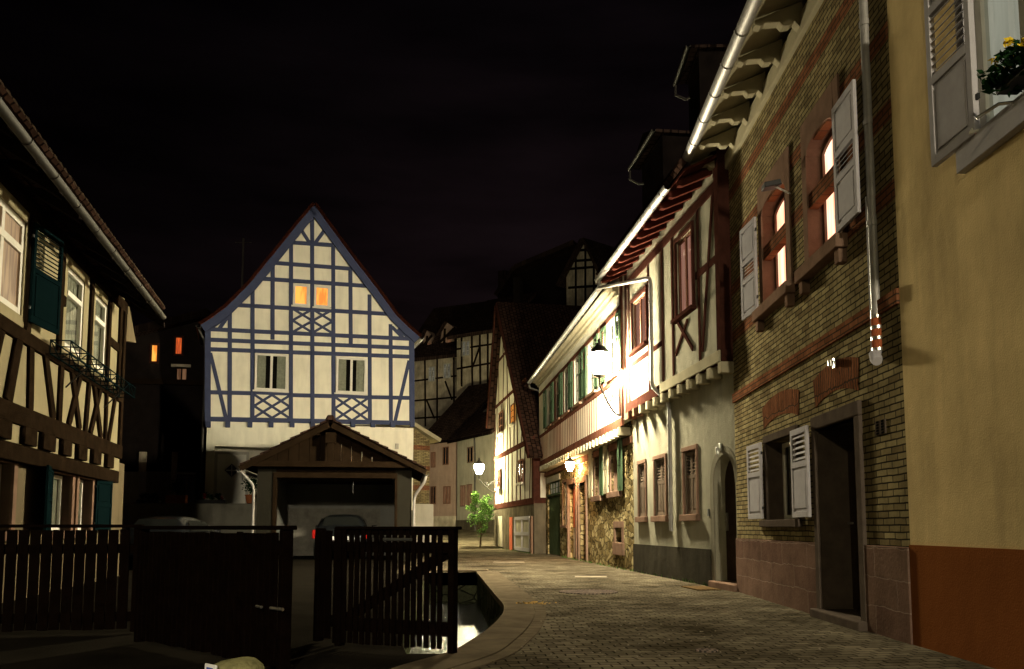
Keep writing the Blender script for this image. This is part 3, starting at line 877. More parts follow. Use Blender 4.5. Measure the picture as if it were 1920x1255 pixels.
# upper windows with salmon sandstone reveals and segmental heads
def arched(r, rise):
    s0,s1,z0,z1 = r
    zs = z1-rise; n = 14
    arc = [(s0+(s1-s0)*k/n, zs+rise*math.sqrt(max(0,1-((k/n-.5)*2)**2))*1.0) for k in range(n+1)]
    arc[0] = (s0, zs); arc[-1] = (s1, zs)
    mb = MB()
    for k in range(n):
        (xa,za),(xb,zb_) = arc[k], arc[k+1]
        mb.prism([(xa,za),(xb,zb_),(xb,z1+.30),(xa,z1+.30)], -.028, .235)
    mb.box(s0-.15, s0+.004, -.026, .235, z0-.0, z1+.30)
    mb.box(s1-.004, s1+.15, -.026, .235, z0-.0, z1+.30)
    o = mb.build('window_surround', M['sand'], h1)
    mb = MB(); mb.box(s0-.22, s1+.22, -.13, .235, z0-.15, z0-.001)
    for x in (s0-.12, s1+.12): mb.box(x-.06, x+.06, -.09, .05, z0-.30, z0-.152)
    mb.build('sill', M['sand'], o, bevel=.01)
    # arched casement
    f = MB(); y = .15
    zt = zs-.05
    f.box(s0, s0+.06, y, y+.06, z0, zs).box(s1-.06, s1, y, y+.06, z0, zs).box(s0+.06, s1-.06, y, y+.06, z0, z0+.07)
    f.box(s0+.06, s1-.06, y-.015, y+.055, zt-.07-.25, zt+.02-.25)
    f.box((s0+s1)/2-.035, (s0+s1)/2+.035, y-.01, y+.05, z0+.07, zt-.25-.07)
    f.box((s0+s1)/2-.02, (s0+s1)/2+.02, y-.01, y+.05, zt-.23, z1-.06)
    for k in range(n):
        (xa,za),(xb,zb_) = arc[k], arc[k+1]
        f.prism([(xa,za-.06),(xb,zb_-.06),(xb,zb_),(xa,za)], y, y+.06)
    fo = f.build('window', M['sand'], h1)
    MB().box(s0+.01, s1-.01, y+.03, y+.036, z0+.01, z1-.02).build('pane', M['litpink'], fo)
arched(u1, .15); arched(u2, .15)
shutter(h1, u1[0]-.10, u1[2]+.0, u1[3]-.1, -.60, -.06, R(5), M['shutw'], 'psp')
shutter(h1, u2[1]+.12, u2[2]+.02, u2[3]-.08, .60, -.05, R(-1), M['shutw'], 'psp')
# eaves: sloped boarded soffit, shaped rafter tails, fascia
ye = -.62
mb = MB(); mb.box(-.35, FB.L+.02, -.06, .05, zE-.16, zE+.10); mb.build('cornice', M['cornice'], h1, bevel=.02)
mb = MB(); mb.prism_x([(.05,zE+.30),(ye,zE+.02),(ye,zE+.06),(.05,zE+.36)], -1.1, FB.L+.02); mb.build('soffit', M['cornice'], h1)
prof = [(-.02,zE-.12),(-.02,zE+.26),(ye+.03,zE+.01),(ye+.03,zE-.04),(ye+.10,zE-.06),(ye+.15,zE-.02),(ye+.32,zE-.01),(ye+.36,zE-.06),(ye+.45,zE-.05),(ye+.50,zE-.0),(ye+.55,zE-.06)]
x = -1.03
while x < FB.L+.0:
    MB().prism_x(prof, x, x+.13).build('rafter_tail', M['cornice'], h1, bevel=.006)
    x += .78
gutter(h1, (-1.15, ye-.06, zE+.03), (FB.L+.1, ye-.06, zE+.06), .085, .72)
roof(h1, -1.1, FB.L+.03, ye-.02, zE+.08, 3.2, zE+3.6, m=M['tile'])
# downpipe with clay collar and shoe
pp = []
pt = FB.p(1600, 0, -.10); pb = FB.p(1642, 560, -.10)
xp = (pb[0]+pt[0])/2-.07
zc = FB.p(1642, 585, -.10)[1]; zs_ = FB.p(1650, 645, -.10)[1]
pipe(h1, [(xp, ye-.06, zE-.03), (xp, -.5, zE-.25), (xp, -.015, zE-.5), (xp, -.015, zc+.0)], .048, clips=[(xp,-.015,z_) for z_ in (zc+.04, zc+.9, zc+1.9, zc+2.9)], m=M['zinc'])
mb = MB(); mb.tube([(xp,-.015,zc),(xp,-.015,zs_)], .052, 14); mb.build('pipe_collar', M['clay'], h1, smooth=True)
for q in (0,.33,.66,1): MB().tube([(xp,-.015,zc-.018+(zs_-zc)*q),(xp,-.015,zc+.012+(zs_-zc)*q)], .058, 14).build('pipe_clamp', M['steel'], h1, smooth=True)
mb = MB(); mb.tube([(xp,-.015,zs_),(xp,-.05,zs_-.05),(xp+.05,-.06,zs_-.10),(xp+.09,-.07,zs_-.13)], [.052,.054,.056,.045], 14)
mb.build('pipe_shoe', M['shutw'], h1, smooth=True)
mb = MB(); mb.tube([(xp-.085,-.04,zc+1.2),(xp-.085,-.04,zc+.2),(xp-.06,-.05,zc-.1),(xp-.07,-.05,zs_)], .007, 6); mb.build('cable', M['shutw'], h1)
# vent grille
vr = FB.rect(1643,1662,788,815)
mb = MB(); mb.box(vr[0],vr[1],-.012,.01,vr[2],vr[3]).build('vent_grille', M['greystone'], h1)
mb = MB()
for i in range(2):
    for j in range(5):
        cx = vr[0]+(vr[1]-vr[0])*(i+.5)/2; cz = vr[2]+(vr[3]-vr[2])*(j+.5)/5
        mb.box(cx-.028,cx+.028,-.0145,-.011,cz-.010,cz+.010)
mb.build('vent_slot', M['dark'], h1)
# unlit lamp over the door, camera-like spotlight by the window
p = FB.p(1566, 680)
wl_ = thing('door_lamp', 'small unlit glass wall lamp above the doorway of the brick house', 'wall lamp', FB.world(p[0], 0, p[1]), FB.rot)
MB().box(-.035,.035,-.02,0,-.06,.05).build('mount', M['steel'], wl_, bevel=.004)
MB().lathe([(.01,-.05),(.025,-.04),(.03,.02),(.02,.03)], (0,-.05,0), 14).build('lamp_shade', M['steel'], wl_, smooth=True)
p = FB.p(1482, 352)
cc = thing('floodlight', 'small black floodlight on a steel arm between the two salmon arched windows', 'floodlight', FB.world(p[0], 0, p[1]), FB.rot)
MB().tube([(0,0,-.08),(0,-.12,-.02),(0,-.2,.02)], .012, 8).build('arm', M['steel'], cc)
MB().prism_x([(-.34,-.02),(-.34,.05),(-.14,.09),(-.12,.02)], -.09, .07).build('lamp_head', M['iron'], cc, bevel=.008)

# --- R2: grey rendered half-timbered house
FC = Fac(gp(1190,1072), gp(1385,1110))
h2 = house(FC, 'half_timbered_house', 'half timbered house with grey rendered ground floor, arched doorway and dark red timbers')
jt = -.15
jz = FC.p(1300, 688, jt)[1]
zE2 = FC.p(1270, 335, -.75)[1]-.02
dado = FC.p(1260,1025)[1]
ad = (FC.p(1340,1000)[0], FC.p(1384,1000)[0]-.06, 0, FC.p(1362,852)[1])
ws = [FC.rect(1199,1211,872,970), FC.rect(1229,1249,862,967), FC.rect(1284,1307,840,965)]
za = sum(r[2] for r in ws)/3; zb = sum(r[3] for r in ws)/3
mb = MB(); pocket_wall(mb, 0, FC.L-.002, 0, jz, [(ad[0],ad[1],0,ad[3],.25)]+[(r[0],r[1],r[2],r[3],.12) for r in ws], 0, 5.5)
mb.build('wall', M['greypl'], h2)
MB().box(0.002, ad[0]-.16, -.03, .1, -.1, dado).build('dado', M['dado'], h2)
# arch head and jamb band
s0, s1 = ad[0], ad[1]; rr = (s1-s0)/2; zc_ = ad[3]-rr
mb = MB(); n = 18
pts = [((s0+s1)/2-rr*math.cos(math.pi*k/n), zc_+rr*math.sin(math.pi*k/n)) for k in range(n+1)]
for k in range(n):
    mb.prism([pts[k], pts[k+1], (pts[k+1][0], ad[3]+.004), (pts[k][0], ad[3]+.004)], -.001, .245)
mb.build('arch_infill', M['greypl'], h2)
mb = MB(); ro = rr+.15
for k in range(n):
    a0 = math.pi*k/n; a1 = math.pi*(k+1)/n; cx = (s0+s1)/2
    mb.prism([(cx-rr*math.cos(a0),zc_+rr*math.sin(a0)),(cx-rr*math.cos(a1),zc_+rr*math.sin(a1)),(cx-ro*math.cos(a1),zc_+ro*math.sin(a1)),(cx-ro*math.cos(a0),zc_+ro*math.sin(a0))], -.009, .01)
mb.box(s0-.15, s0, -.009, .01, 0, zc_)
mb.build('door_surround', M['archpl'], h2)
do = MB().box(s0+.005, s1-.005, .20, .26, .12, ad[3]+.0).build('door', M['door'], h2)
mb = MB()
for a_, b_ in ((.3,.9),(1.05,zc_+.1)): mb.box(s0+.15, s1-.15, .185, .20, a_, b_)
mb.build('door_panel', M['door'], do, bevel=.01)
mb = MB(); mb.box(s0+.07, s0+.12, .175, .20, .95, 1.25); mb.tube([(s0+.09,.15,1.12),(s0+.22,.15,1.12)], .013, 8); mb.build('handle', M['steel'], do)
MB().box(s0-.1, s1+.06, -.10, .4, -.05, .11).build('doorstep', M['sand'], h2, bevel=.015)
for i, r in enumerate(ws):
    o = stone_frame(h2, (r[0],r[1],za,zb), M['sand'], .085, .2, .03, .08, dp=.12)
    hw = (r[1]-r[0])/2
    shutter(h2, r[0]+.005, za+.01, zb-.01, hw-.008, .055, 0, M['shutbr'], 'lP')
    shutter(h2, r[1]-.005, za+.01, zb-.01, -(hw-.008), .055, 0, M['shutbr'], 'lP')
# doorbell lamp
lp = thing('door_lamp', 'small unlit glass lamp above the arched doorway of the grey rendered house', 'wall lamp', FC.world((s0+s1)/2-.1, 0, ad[3]+.10), FC.rot)
MB().box(-.04,.04,-.03,0,-.02,.10).build('mount', M['steel'], lp, bevel=.004)
MB().lathe([(.01,-.10),(.03,-.08),(.035,.02),(.02,.04)], (0,-.06,0), 14).build('lamp_shade', M['steel'], lp, smooth=True)
MB().box(s0-.28, s0-.22, -.02, 0.0, 1.2, 1.32).build('doorbell', M['iron'], h2)
# jettied upper storey
up = [FC.rect(1270,1300,440,588,jt), FC.rect(1187,1213,556,652,jt)]
top = zE2+.45
mb = MB(); pocket_wall(mb, 0, FC.L-.002, jz-.02, top, [(*r,.10) for r in up], jt, 5.5)
mb.build('upper_wall', M['greypl'], h2)
t = MB(); Q = lambda a, b: FC.p(a, b, jt)
y0, y1 = jt-.014, jt+.02
t.box(0, FC.L-.003, y0-.01, y1, jz-.20, jz+.02)                          # bressumer
t.box(FC.L-.24, FC.L-.01, y0-.012, y1, jz+.02, top)                      # corner post
t.beam((0.09, jz), (0.09, top), .18, y0, y1)
zpl = zE2-.12
t.box(0.18, FC.L-.24, y0-.004, y1, zpl-.10, zpl+.08)
for px_ in (1312, 1262, 1243):
    a = Q(px_, 600)[0]; t.beam((a, jz+.02), (a, zpl), .11, y0, y1)
for (a,b,c,d,w_) in ((1318,660,1338,345,.10),(1268,665,1290,600,.09),(1300,655,1272,605,.09)):
    t.beam((Q(a,b)[0], max(jz, Q(a,b)[1])), Q(c,d), w_, y0, y1)
a = Q(1305,520); b = Q(1352,475); zr_ = (a[1]+b[1])/2
t.box(a[0], b[0], y0-.002, y1, zr_-.07, zr_+.07)
for px_ in (1180, 1217): 
    a = Q(px_, 620)[0]; t.beam((a, jz+.02), (a, zpl), .12, y0, y1)
zr2 = Q(1255,610)[1]
t.box(.18, Q(1243,600)[0]-.05, y0-.002, y1, zr2-.3, zr2-.19)
t.build('timber_frame', M['redtim'], h2, bevel=.01)
MB().box(Q(1243,715)[0], FC.L-.02, jt-.075, jt-.045, jz-.19, jz+.0).build('fascia_board', M['cornice'], h2, bevel=.006)
for r in up:
    stone_frame(h2, (r[0],r[1],r[2],r[3]), M['redtim'], .09, .12, .03, .1, dp=.1).location = (0, jt-.012, 0)
    MB().box(r[0], r[1], jt+.08, jt+.096, r[2], r[3]).build('blind', M['pinkglow'], h2)  # the panel itself emits; its pink glow is put into the material
    window(h2, (r[0]+.004, r[1]-.004, r[2]+.004, r[3]-.004), jt+.02, M['redtim2'], 'clear', 2, None, .05, th=.04, back=False)
mb = MB()
x = .25
while x < FC.L-.1:
    MB().box(x, x+.15, jt-.07, .06, jz-.38, jz-.203).build('joist_end', M['cornice'] if x > 1.2 else M['redtim2'], h2, bevel=.006)
    x += .52
MB().box(FC.L-.003, FC.L+.012, jt-.045, .02, jz-.19, top).build('end_post', M['redtim'], h2)
# eaves
ye2 = -.80
mb = MB(); mb.prism_x([(jt+.02,zE2+.30),(ye2+.05,zE2+.0),(ye2+.05,zE2+.04),(jt+.02,zE2+.36)], 0, FC.L-.01); mb.build('soffit', M['rafter'], h2)
x = .15
while x < FC.L-.1:
    MB().prism_x([(jt,zE2+.12),(jt,zE2+.28),(ye2+.06,zE2-.01),(ye2+.06,zE2-.11),(ye2+.14,zE2-.11)], x, x+.10).build('rafter_tail', M['rafter'], h2, bevel=.005)
    x += .50
gutter(h2, (-.02, ye2, zE2+.02), (FC.L-.72, ye2, zE2+.05), .075, .6)
roof(h2, 0, FC.L-.02, ye2+.03, zE2+.07, 3.0, zE2+3.7, m=M['tile'])
# downpipe: gutter -> in to wall -> down -> under the jetty -> down
xa = .12; xb = FC.p(1222, 600, jt-.08)[0]; xc = FC.p(1258, 900, -.06)[0]
z1_ = FC.p(1215, 527, jt-.08)[1]; z2_ = FC.p(1226, 722, jt-.10)[1]
pipe(h2, [(xa, ye2, zE2-.04), (xa+.02, ye2, zE2-.22), (xb, jt-.09, z1_), (xb, jt-.10, z2_), (xc, -.07, z2_-.42), (xc, -.07, FC.p(1258,996,-.06)[1])], .042,
     clips=[(xb,jt-.095,z1_-.5),(xb,jt-.098,z1_-1.3),(xc,-.07,1.2),(xc,-.07,2.2),(xc,-.07,3.0)], m=M['zinc'])

# --- R3: long stone house with striped upper storey
FD = Fac(gp(1022,1038), gp(1190,1072))
h3 = house(FD, 'half_timbered_house', 'long half timbered house with rubble stone ground floor and green shutters behind the lit lantern')
j3 = -.22
jzA = FD.p(1030, 868, j3)[1]; jzB = FD.p(1180, 765, j3)[1]; jz3 = (jzA+jzB)/2
zE3 = FD.p(1080, 610, -.55)[1]
gd = FD.rect(1027,1050,930,1040); gt = FD.rect(1029,1049,903,927)
nw_ = FD.rect(1056,1064,905,985)
rd = FD.rect(1067,1081,908,1045); sd = FD.rect(1087,1100,905,1052)
sw = [FD.rect(1116,1128,842,930), FD.rect(1146,1162,830,922)]
sq = FD.rect(1155,1167,990,1018)
hz = [(gd[0],gd[1],0,gd[3],.2), (gt[0],gt[1],gt[2],gt[3],.15), (*nw_,.15), (rd[0],rd[1],0,rd[3],.35), (sd[0],sd[1],0,sd[3],.35)] + [(*r,.38) for r in sw] + [(*sq,.3)]
mb = MB(); pocket_wall(mb, 0, FD.L-.002, 0, jz3, hz, 0, 5.5); mb.build('wall', M['stone'], h3)
g = MB()
k = 9
for i in range(k):
    a = gd[0]+(gd[1]-gd[0])*i/k; b = gd[0]+(gd[1]-gd[0])*(i+1)/k-.012
    g.box(a, b, .06, .10, 0.02, gd[3]-.02)
g.build('garage_door', M['garagegreen'], h3)
window(h3, gt, .05, M['garagegreen'], M['litdim2'], 4, 2, .05)
MB().box(gd[0]-.1, gd[1]+.1, -.03, .05, gt[3], gt[3]+.22).build('lintel', M['whitepl'], h3, bevel=.01)
MB().box(gd[0]-.12, gd[1]+.12, -.02, .05, gd[3]-.0, gd[3]+.09).build('rail', M['garagegreen'], h3, bevel=.01)
MB().box(-.12, .0, -.35, -.22, 0, 2.05).build('post', M['sand'], h3)
for r, nm, mt_ in ((rd,'door_case',M['sand']), (sd,'door_case',M['sand'])):
    mb = MB(); mb.box(r[0]-.16,r[0],-.05,.05,0,r[3]).box(r[1],r[1]+.16,-.05,.05,0,r[3]).box(r[0]-.16,r[1]+.16,-.055,.05,r[3],r[3]+.18); mb.build(nm, mt_, h3, bevel=.01)
do = MB().box(rd[0],rd[1],.14,.19,0.05,rd[3]).build('door', M['doorw'], h3)
MB().box(rd[0]+.2,rd[1]-.2,.10,.139,1.0,rd[3]-.1).build('door_panel', M['reddoor'], do, bevel=.01)
do = MB().box(sd[0],sd[1],.26,.31,0.05,sd[3]).build('door', M['reddoor'], h3)
MB().box(sd[0]+.15,sd[1]-.15,.235,.26,.3,sd[3]-.25).build('door_panel', M['redtim2'], do, bevel=.01)
stone_frame(h3, nw_, M['sand'], .10, .16, .03, .08)
window(h3, nw_, .06, M['white'], 'dark', 2, 3, .05)
for r in sw:
    stone_frame(h3, r, M['sand'], .14, .25, .03, .10)
    MB().box(r[0], r[0]+.012, .06, .37, r[2], r[3]).build('window_reveal', M['sand'], h3)
    window(h3, (r[0]+.012, r[1], r[2], r[3]), .28, M['white'], 'dark', 2, 2, .06)
    shutter(h3, r[1]+.08, r[2]-.02, r[3]+.08, (r[1]-r[0])*.52, -.05, R(-2), M['green'], 'pp')
    shutter(h3, r[0]-.08, r[2]-.02, r[3]+.08, -(r[1]-r[0])*.50, -.05, R(2), M['cornice'], 'pp')
stone_frame(h3, sq, M['sand'], .16, .5, .03, .05)
MB().box(sq[0],sq[1],.25,.26,sq[2],sq[3]).build('vent_opening', M['dark'], h3)
# upper storey
r4 = []
for (a,b,c,d) in ((1027,1036,762,812),(1041,1055,738,797),(1058,1070,692,772),(1077,1090,665,748),(1103,1115,640,720),(1140,1152,607,700)):
    r4.append(FD.rect(a,b,c,d,j3))
za4 = FD.p(1063, 774, j3)[1]; zb4 = FD.p(1063, 692, j3)[1]
r4 = [(r[0], r[0]+1.05, za4, zb4) for r in r4]
r4[1] = (r4[1][0], r4[1][0]+1.1, za4, zb4)
ok = []
for r in r4:
    if r[1] < FD.L-.2 and (not ok or r[0] > ok[-1][1]+.5): ok.append(r)
r4 = ok
top3 = zE3+.4
mb = MB(); pocket_wall(mb, 0, FD.L-.002, jz3-.02, top3, [(*r,.12) for r in r4], j3, 5.5); mb.build('upper_wall', M['creampl'], h3)
t = MB(); y0, y1 = j3-.014, j3+.02
t.box(0, FD.L-.003, y0-.012, y1, jz3-.16, jz3+.05)
t.box(0, FD.L-.003, y0-.006, y1, za4-.20, za4-.08)
t.box(0, FD.L-.003, y0-.006, y1, zb4+.06, zb4+.18)
x = .08
while x < FD.L-.1:
    t.beam((x, jz3+.05), (x, za4-.14), .05, j3-.006, y1)
    x += .31
for r in r4:
    for x in (r[0]-.62, r[1]+.62):
        if .1 < x < FD.L-.1: t.beam((x, za4-.14), (x, zb4+.1), .12, y0, y1)
t.beam((FD.L-.1, jz3), (FD.L-.1, top3), .2, y0, y1)
t.build('timber_frame', M['midtim2'], h3, bevel=.008)
for r in r4:
    window(h3, r, j3+.03, M['white'], 'dark', 2, 3, .06, sill=(M['sand'], .12, .07), th=.05)
    shutter(h3, r[0]-.02, r[2]+.01, r[3], -.50, j3-.045, R(2), M['green'], 'lp')
    shutter(h3, r[1]+.02, r[2]+.01, r[3], .50, j3-.045, R(-2), M['green'], 'lp')
x = .1
while x < FD.L-.1:
    MB().box(x, x+.17, j3-.06, .05, jz3-.36, jz3-.163).build('joist_end', M['cornice'], h3, bevel=.006)
    x += .42
MB().box(0.02, FD.L-.01, -.06, .0, jz3-.56, jz3-.40).build('lower_beam', M['redtim2'], h3, bevel=.01)
mb = MB()
mb.prism_x([(j3,zE3-.16),(j3-.05,zE3-.16),(j3-.07,zE3-.08),(j3-.13,zE3-.06),(j3-.15,zE3+.0),(j3-.27,zE3+.03),(j3-.27,zE3+.07),(j3,zE3+.12)], -.05, FD.L-.3)
mb.build('cornice', M['cornice'], h3)
gutter(h3, (-.12, -.60, zE3+.05), (FD.L+.02, -.60, zE3+.12), .075, .55)
roof(h3, -.1, FD.L-.02, -.58, zE3+.09, 3.0, zE3+3.8, m=M['tile'])
pipe(h3, [(-.02,-.60,zE3), (-.02,-.60,zE3-.18), (-.06,-.05,zE3-.35), (-.06,-.05,.2)], .04, m=M['zincdark'])
# dormers on the roofs of the row
def dormer(F, root, px_, py_, yd, wd=1.1, hh=1.0):
    s, z = F.p(px_, py_, yd)
    o = MB().box(s-wd/2, s+wd/2, yd, yd+2.4, z-hh-1.6, z).build('dormer', M['darkwood'], root)
    MB().prism([(s-wd/2-.15,z),(s+wd/2+.15,z),(s+wd/2+.15,z+.06),(s,z+.42),(s-wd/2-.15,z+.06)], yd-.2, yd+2.6).build('dormer_roof', M['tiled'], o)
    g = MB(); g.halfpipe((s-wd/2-.2,yd-.25,z+.02),(s+wd/2+.2,yd-.25,z+.02), .05); 
    g.tube([(s-wd/2-.15,yd-.25,z),(s-wd/2-.15,yd-.25,z-.25),(s-wd/2-.05,yd-.05,z-.4),(s-wd/2+.3,yd+.1,z-.5)], .028, 8)
    g.build('dormer_gutter', M['zincdark'], o, smooth=True)
dormer(FC, h2, 1222, 285, .2, 1.6)
dormer(FB, h1, 1300, 125, .2, 1.1)

# lanterns
p = FC.p(1166, 752, jt-.06)
LJ = FD.world(*[(FD.p(1163,752,j3-.06)[0]), j3-.06, FD.p(1163,752,j3-.06)[1]])
lantern('street_lantern', 'brightest lit iron lantern on a scroll bracket at the jetty between two houses', (LJ.x, LJ.y, LJ.z+.18), FD.rot+R(2), .47, EM1, scale=1.55)
q = FD.p(1090, 905, -.02)
W = FD.world(q[0]-.25, -.02, q[1]+.02)
lantern('street_lantern', 'small lit lantern beside the red doors of the rubble stone ground floor', (W.x, W.y, W.z+.12), FD.rot, .28, EM2, scale=.85)

# ============================================================ MID HOUSE
FE = Fac(gp(928,1027), gp(1003,1038.5))
h4 = house(FE, 'half_timbered_house', 'narrow half timbered gable house with red verge boards behind the far lantern')
E = lambda a, b, y=0: FE.p(a, b, y)
ez = E(965, 945)[1]
L4 = FE.L
apx = E(944, 572); lz = E(927, 778)[1]; rz_ = E(1000, 836)[1]
mb = MB(); mb.prism([(0,0),(L4,0),(L4,rz_),apx,(0,lz)], 0, 7); mb.build('wall', M['whitepl'], h4)
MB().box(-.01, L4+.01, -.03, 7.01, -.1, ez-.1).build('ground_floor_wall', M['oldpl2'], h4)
t = MB(); y0, y1 = -.014, .02
je = E(965, 842)[1]
t.beam((0,ez),(L4,ez),.26,y0-.03,y1); t.beam((0,je),(L4,je),.22,y0-.05,y1)
t.beam((.1,ez),(.1,lz),.2,y0,y1); t.beam((L4-.22,ez),(L4-.22,je+.1),.44,y0-.02,y1)
k2 = E(950,745)[1]; k3 = E(945,665)[1]
t.beam((0.1,k2),(L4*.82,k2),.16,y0,y1)
fr = lambda z: L4 - (z-rz_)/(apx[1]-rz_)*(L4-apx[0])
fl = lambda z: 0 + max(0,(z-lz)/(apx[1]-lz))*apx[0]
for kz in (k2, k3, (k3+apx[1])/2): t.beam((fl(kz),kz),(fr(kz),kz),.16,y0,y1)
n_ = 10
for i in range(1, n_):
    x = L4*i/n_
    t.beam((x,ez),(x+(.25 if i%3==0 else 0),je),.13,y0,y1)
for i in range(1, 11):
    x = L4*i/11; zt = min(k2, rz_+(L4-x)/(L4-apx[0])*(apx[1]-rz_))
    if zt > je+.4: t.beam((x,je),(x-(.3 if i%2 else -.2),zt),.13,y0,y1)
for i in range(1, 8):
    x = L4*i/8
    if x < fr(k3) : t.beam((x,k2),(x+.2*(-1)**i,k3),.12,y0,y1)
    if x < fr((k3+apx[1])/2): t.beam((x,k3),(x,(k3+apx[1])/2),.12,y0,y1)
t.build('timber_frame', M['midtim'], h4, bevel=.01)
for (a,b,c,d,gl) in ((975,984,862,905,'dark'),(961,967,758,795,M['litorange']),(938,946,772,812,'dark'),(935,941,880,915,'dark')):
    r = FE.rect(a,b,c,d); window(h4, r, -.10, M['redtim2'], gl, 2, 3, .07, sill=(M['whitepl'],.08,.1))
# garage lattice gate, doors
r = FE.rect(968,996,972,1030)
g = MB(); g.box(r[0],r[1],-.05,-.035,r[2],r[3]).build('garage_door', M['farpl'], h4)
g = MB(); s0,s1,z0,z1 = r
for k in range(3): x = s0+(s1-s0)*k/2; g.box(x-.07,x+.07,-.085,-.05,z0,z1)
for k in range(3): z = z0+(z1-z0)*k/2; g.box(s0,s1,-.083,-.05,z-.07,z+.07)
g.build('garage_door_frame', M['shutw'], h4)
MB().box(L4-.35,L4-.15,-.12,-.04,0,E(1000,968)[1]).build('post', M['sand'], h4)
r = FE.rect(957,962,970,1034); MB().box(r[0],r[1],-.05,-.02,0,r[3]).build('door', M['reddoor'], h4)
r = FE.rect(936,944,968,1025); MB().box(r[0],r[1],-.06,-.02,0.1,r[3]).build('door', M['farpl'], h4)
# end wall facing the camera
mb = MB(); mb.box(L4-.02, L4+.03, -.02, .22, ez, rz_); mb.box(L4-.02, L4+.028, .0, 6.9, ez-.1, ez+.12); mb.box(L4-.02, L4+.027, .0, 6.9, (ez+rz_)/2, (ez+rz_)/2+.16); mb.box(L4-.02,L4+.026,1.3,1.5,ez,rz_)
mb.build('end_timbers', M['redtim'], h4)
# roof slabs
def slab(root, p0, p1, y0, y1, th, m, name='roof'):
    a = Vector(p0); b = Vector(p1); d = (b-a).normalized(); n = Vector((-d.y, d.x))*th
    if n.y < 0: n = -n
    return MB().prism([tuple(a), tuple(b), tuple(b+n), tuple(a+n)], y0, y1).build(name, m, root)
def ext(a, b, k):
    d = (Vector(b)-Vector(a)).normalized()*k; return (b[0]+d.x, b[1]+d.y)
slab(h4, apx, ext(apx,(L4,rz_),.8), -.35, 8, .16, M['tile'])
slab(h4, apx, ext(apx,(0,lz),.8), -.35, 8, .16, M['tile'])
for q_ in ((L4,rz_),(0,lz)):
    slab(h4, (apx[0],apx[1]-.12), ext(apx,q_,.8), -.42, -.352, .24, M['redtim'], 'verge_board')
# far lantern
p = E(930, 930); W = FE.world(p[0]+.25, -.03, p[1])
lz3 = pz(918, 905, W.y).z
lantern('street_lantern', 'lit lantern on a scroll bracket at the far half timbered gable house', (W.x, W.y, lz3), FE.rot, .85, EM3, scale=1.5)

# bush by the mid house
b_ = at(908, 44)
bush = thing('bush', 'bright green leafy bush beside the far half timbered gable house', 'bush', (b_.x-.1, b_.y-3, 0))
c = pz(908, 950, b_.y-3)
mb = MB(); mb.tube([(0,0,0),(.05,0,.7),(.0,.1,c.z)], [.05,.04,.02], 7)
for k in range(6): mb.tube([(.02,0,.5+.1*k),(.4*math.cos(k*1.1),.3*math.sin(k*1.1),1.1+.12*k)], [.02,.008], 5)
mb.build('trunk', M['bark'], bush)
mb = MB(); rn = random.Random(3)
for k in range(40):
    cx, cy, cz = rn.uniform(-.65,.65), rn.uniform(-.45,.45), c.z+rn.uniform(-1.25,.6)
    cx *= 1-abs(cz-c.z)/2.4
    leaves(mb, (cx,cy,cz), rn.uniform(.14,.34), 80, .05, k, shell=.25)
mb.build('crown', M['leafg'], bush)

# weeds at the foot of the walls
mb = MB(); rn = random.Random(5)
for k in range(420):
    if k < 150: v = FE.world(rn.uniform(0,FE.L), -rn.uniform(.02,.25)**1.0, 0)
    elif k < 300: v = FD.world(rn.uniform(4,FD.L), -rn.uniform(.01,.1), 0)
    else: v = FC.world(rn.uniform(0,FC.L), -rn.uniform(.01,.06), 0)
    h_ = rn.uniform(.02,.09); a = rn.uniform(0,6.28)
    d = Vector((math.cos(a), math.sin(a), 0))*.012; l = Vector((rn.gauss(0,.02), rn.gauss(0,.02), h_))
    mb.add([v-d, v+d, v+l], [(0,1,2)])
tag(mb.build('weeds', M['moss']), 'low green weeds at the foot of the walls and along the kerb', 'weeds', kind='stuff')

# ============================================================ FAR HOUSES
def timbers(F, lines, m, root, y0=-.06, w_=.2):
    t = MB()
    for (a,b,c,d) in lines: t.beam(F.p(a,b), F.p(c,d), w_*.72, y0, .03)
    return t.build('timber_frame', m, root)
# F1 pale house
FF = Fac(at(857,57), at(928,52)); h5 = house(FF, 'rendered_house', 'pale rendered house at the end of the street left of the far lantern')
mb = MB(); z5 = FF.p(890,822)[1]; mb.box(0,FF.L,0,8,-1,z5+.1); mb.build('wall', M['farpl'], h5)
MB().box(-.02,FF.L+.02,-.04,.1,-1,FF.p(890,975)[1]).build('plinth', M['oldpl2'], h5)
for (a,b,c,d,gl) in ((877,888,838,868,'dark'),(864,874,910,950,M['litdim']),(876,886,908,948,M['litdim'])):
    window(h5, FF.rect(a,b,c,d), -.06, M['sand'], gl, 2, None, .07)
pipe(h5, [(FF.p(892,835)[0],-.1,z5),(FF.p(893,850)[0],-.1,z5-1),(FF.p(893,980)[0],-.1,.8)], .06, m=M['zincdark'])
q1 = FF.p(928,740); q0 = FF.p(850,826)
mb = MB(); mb.prism_x([(-.5,z5-.1),(-.5,z5+.1),(5,z5+5.2),(5,z5+4.9)], -.6, FF.L+.5); rf5 = mb.build('roof', M['tiled'], h5)
for k in (1.0, 2.4): MB().prism_x([(1.5,z5+2.05),(1.5,z5+2.12),(3.0,z5+3.55),(3.0,z5+3.45)], k, k+.5).build('skylight', M['zincdark'], rf5)
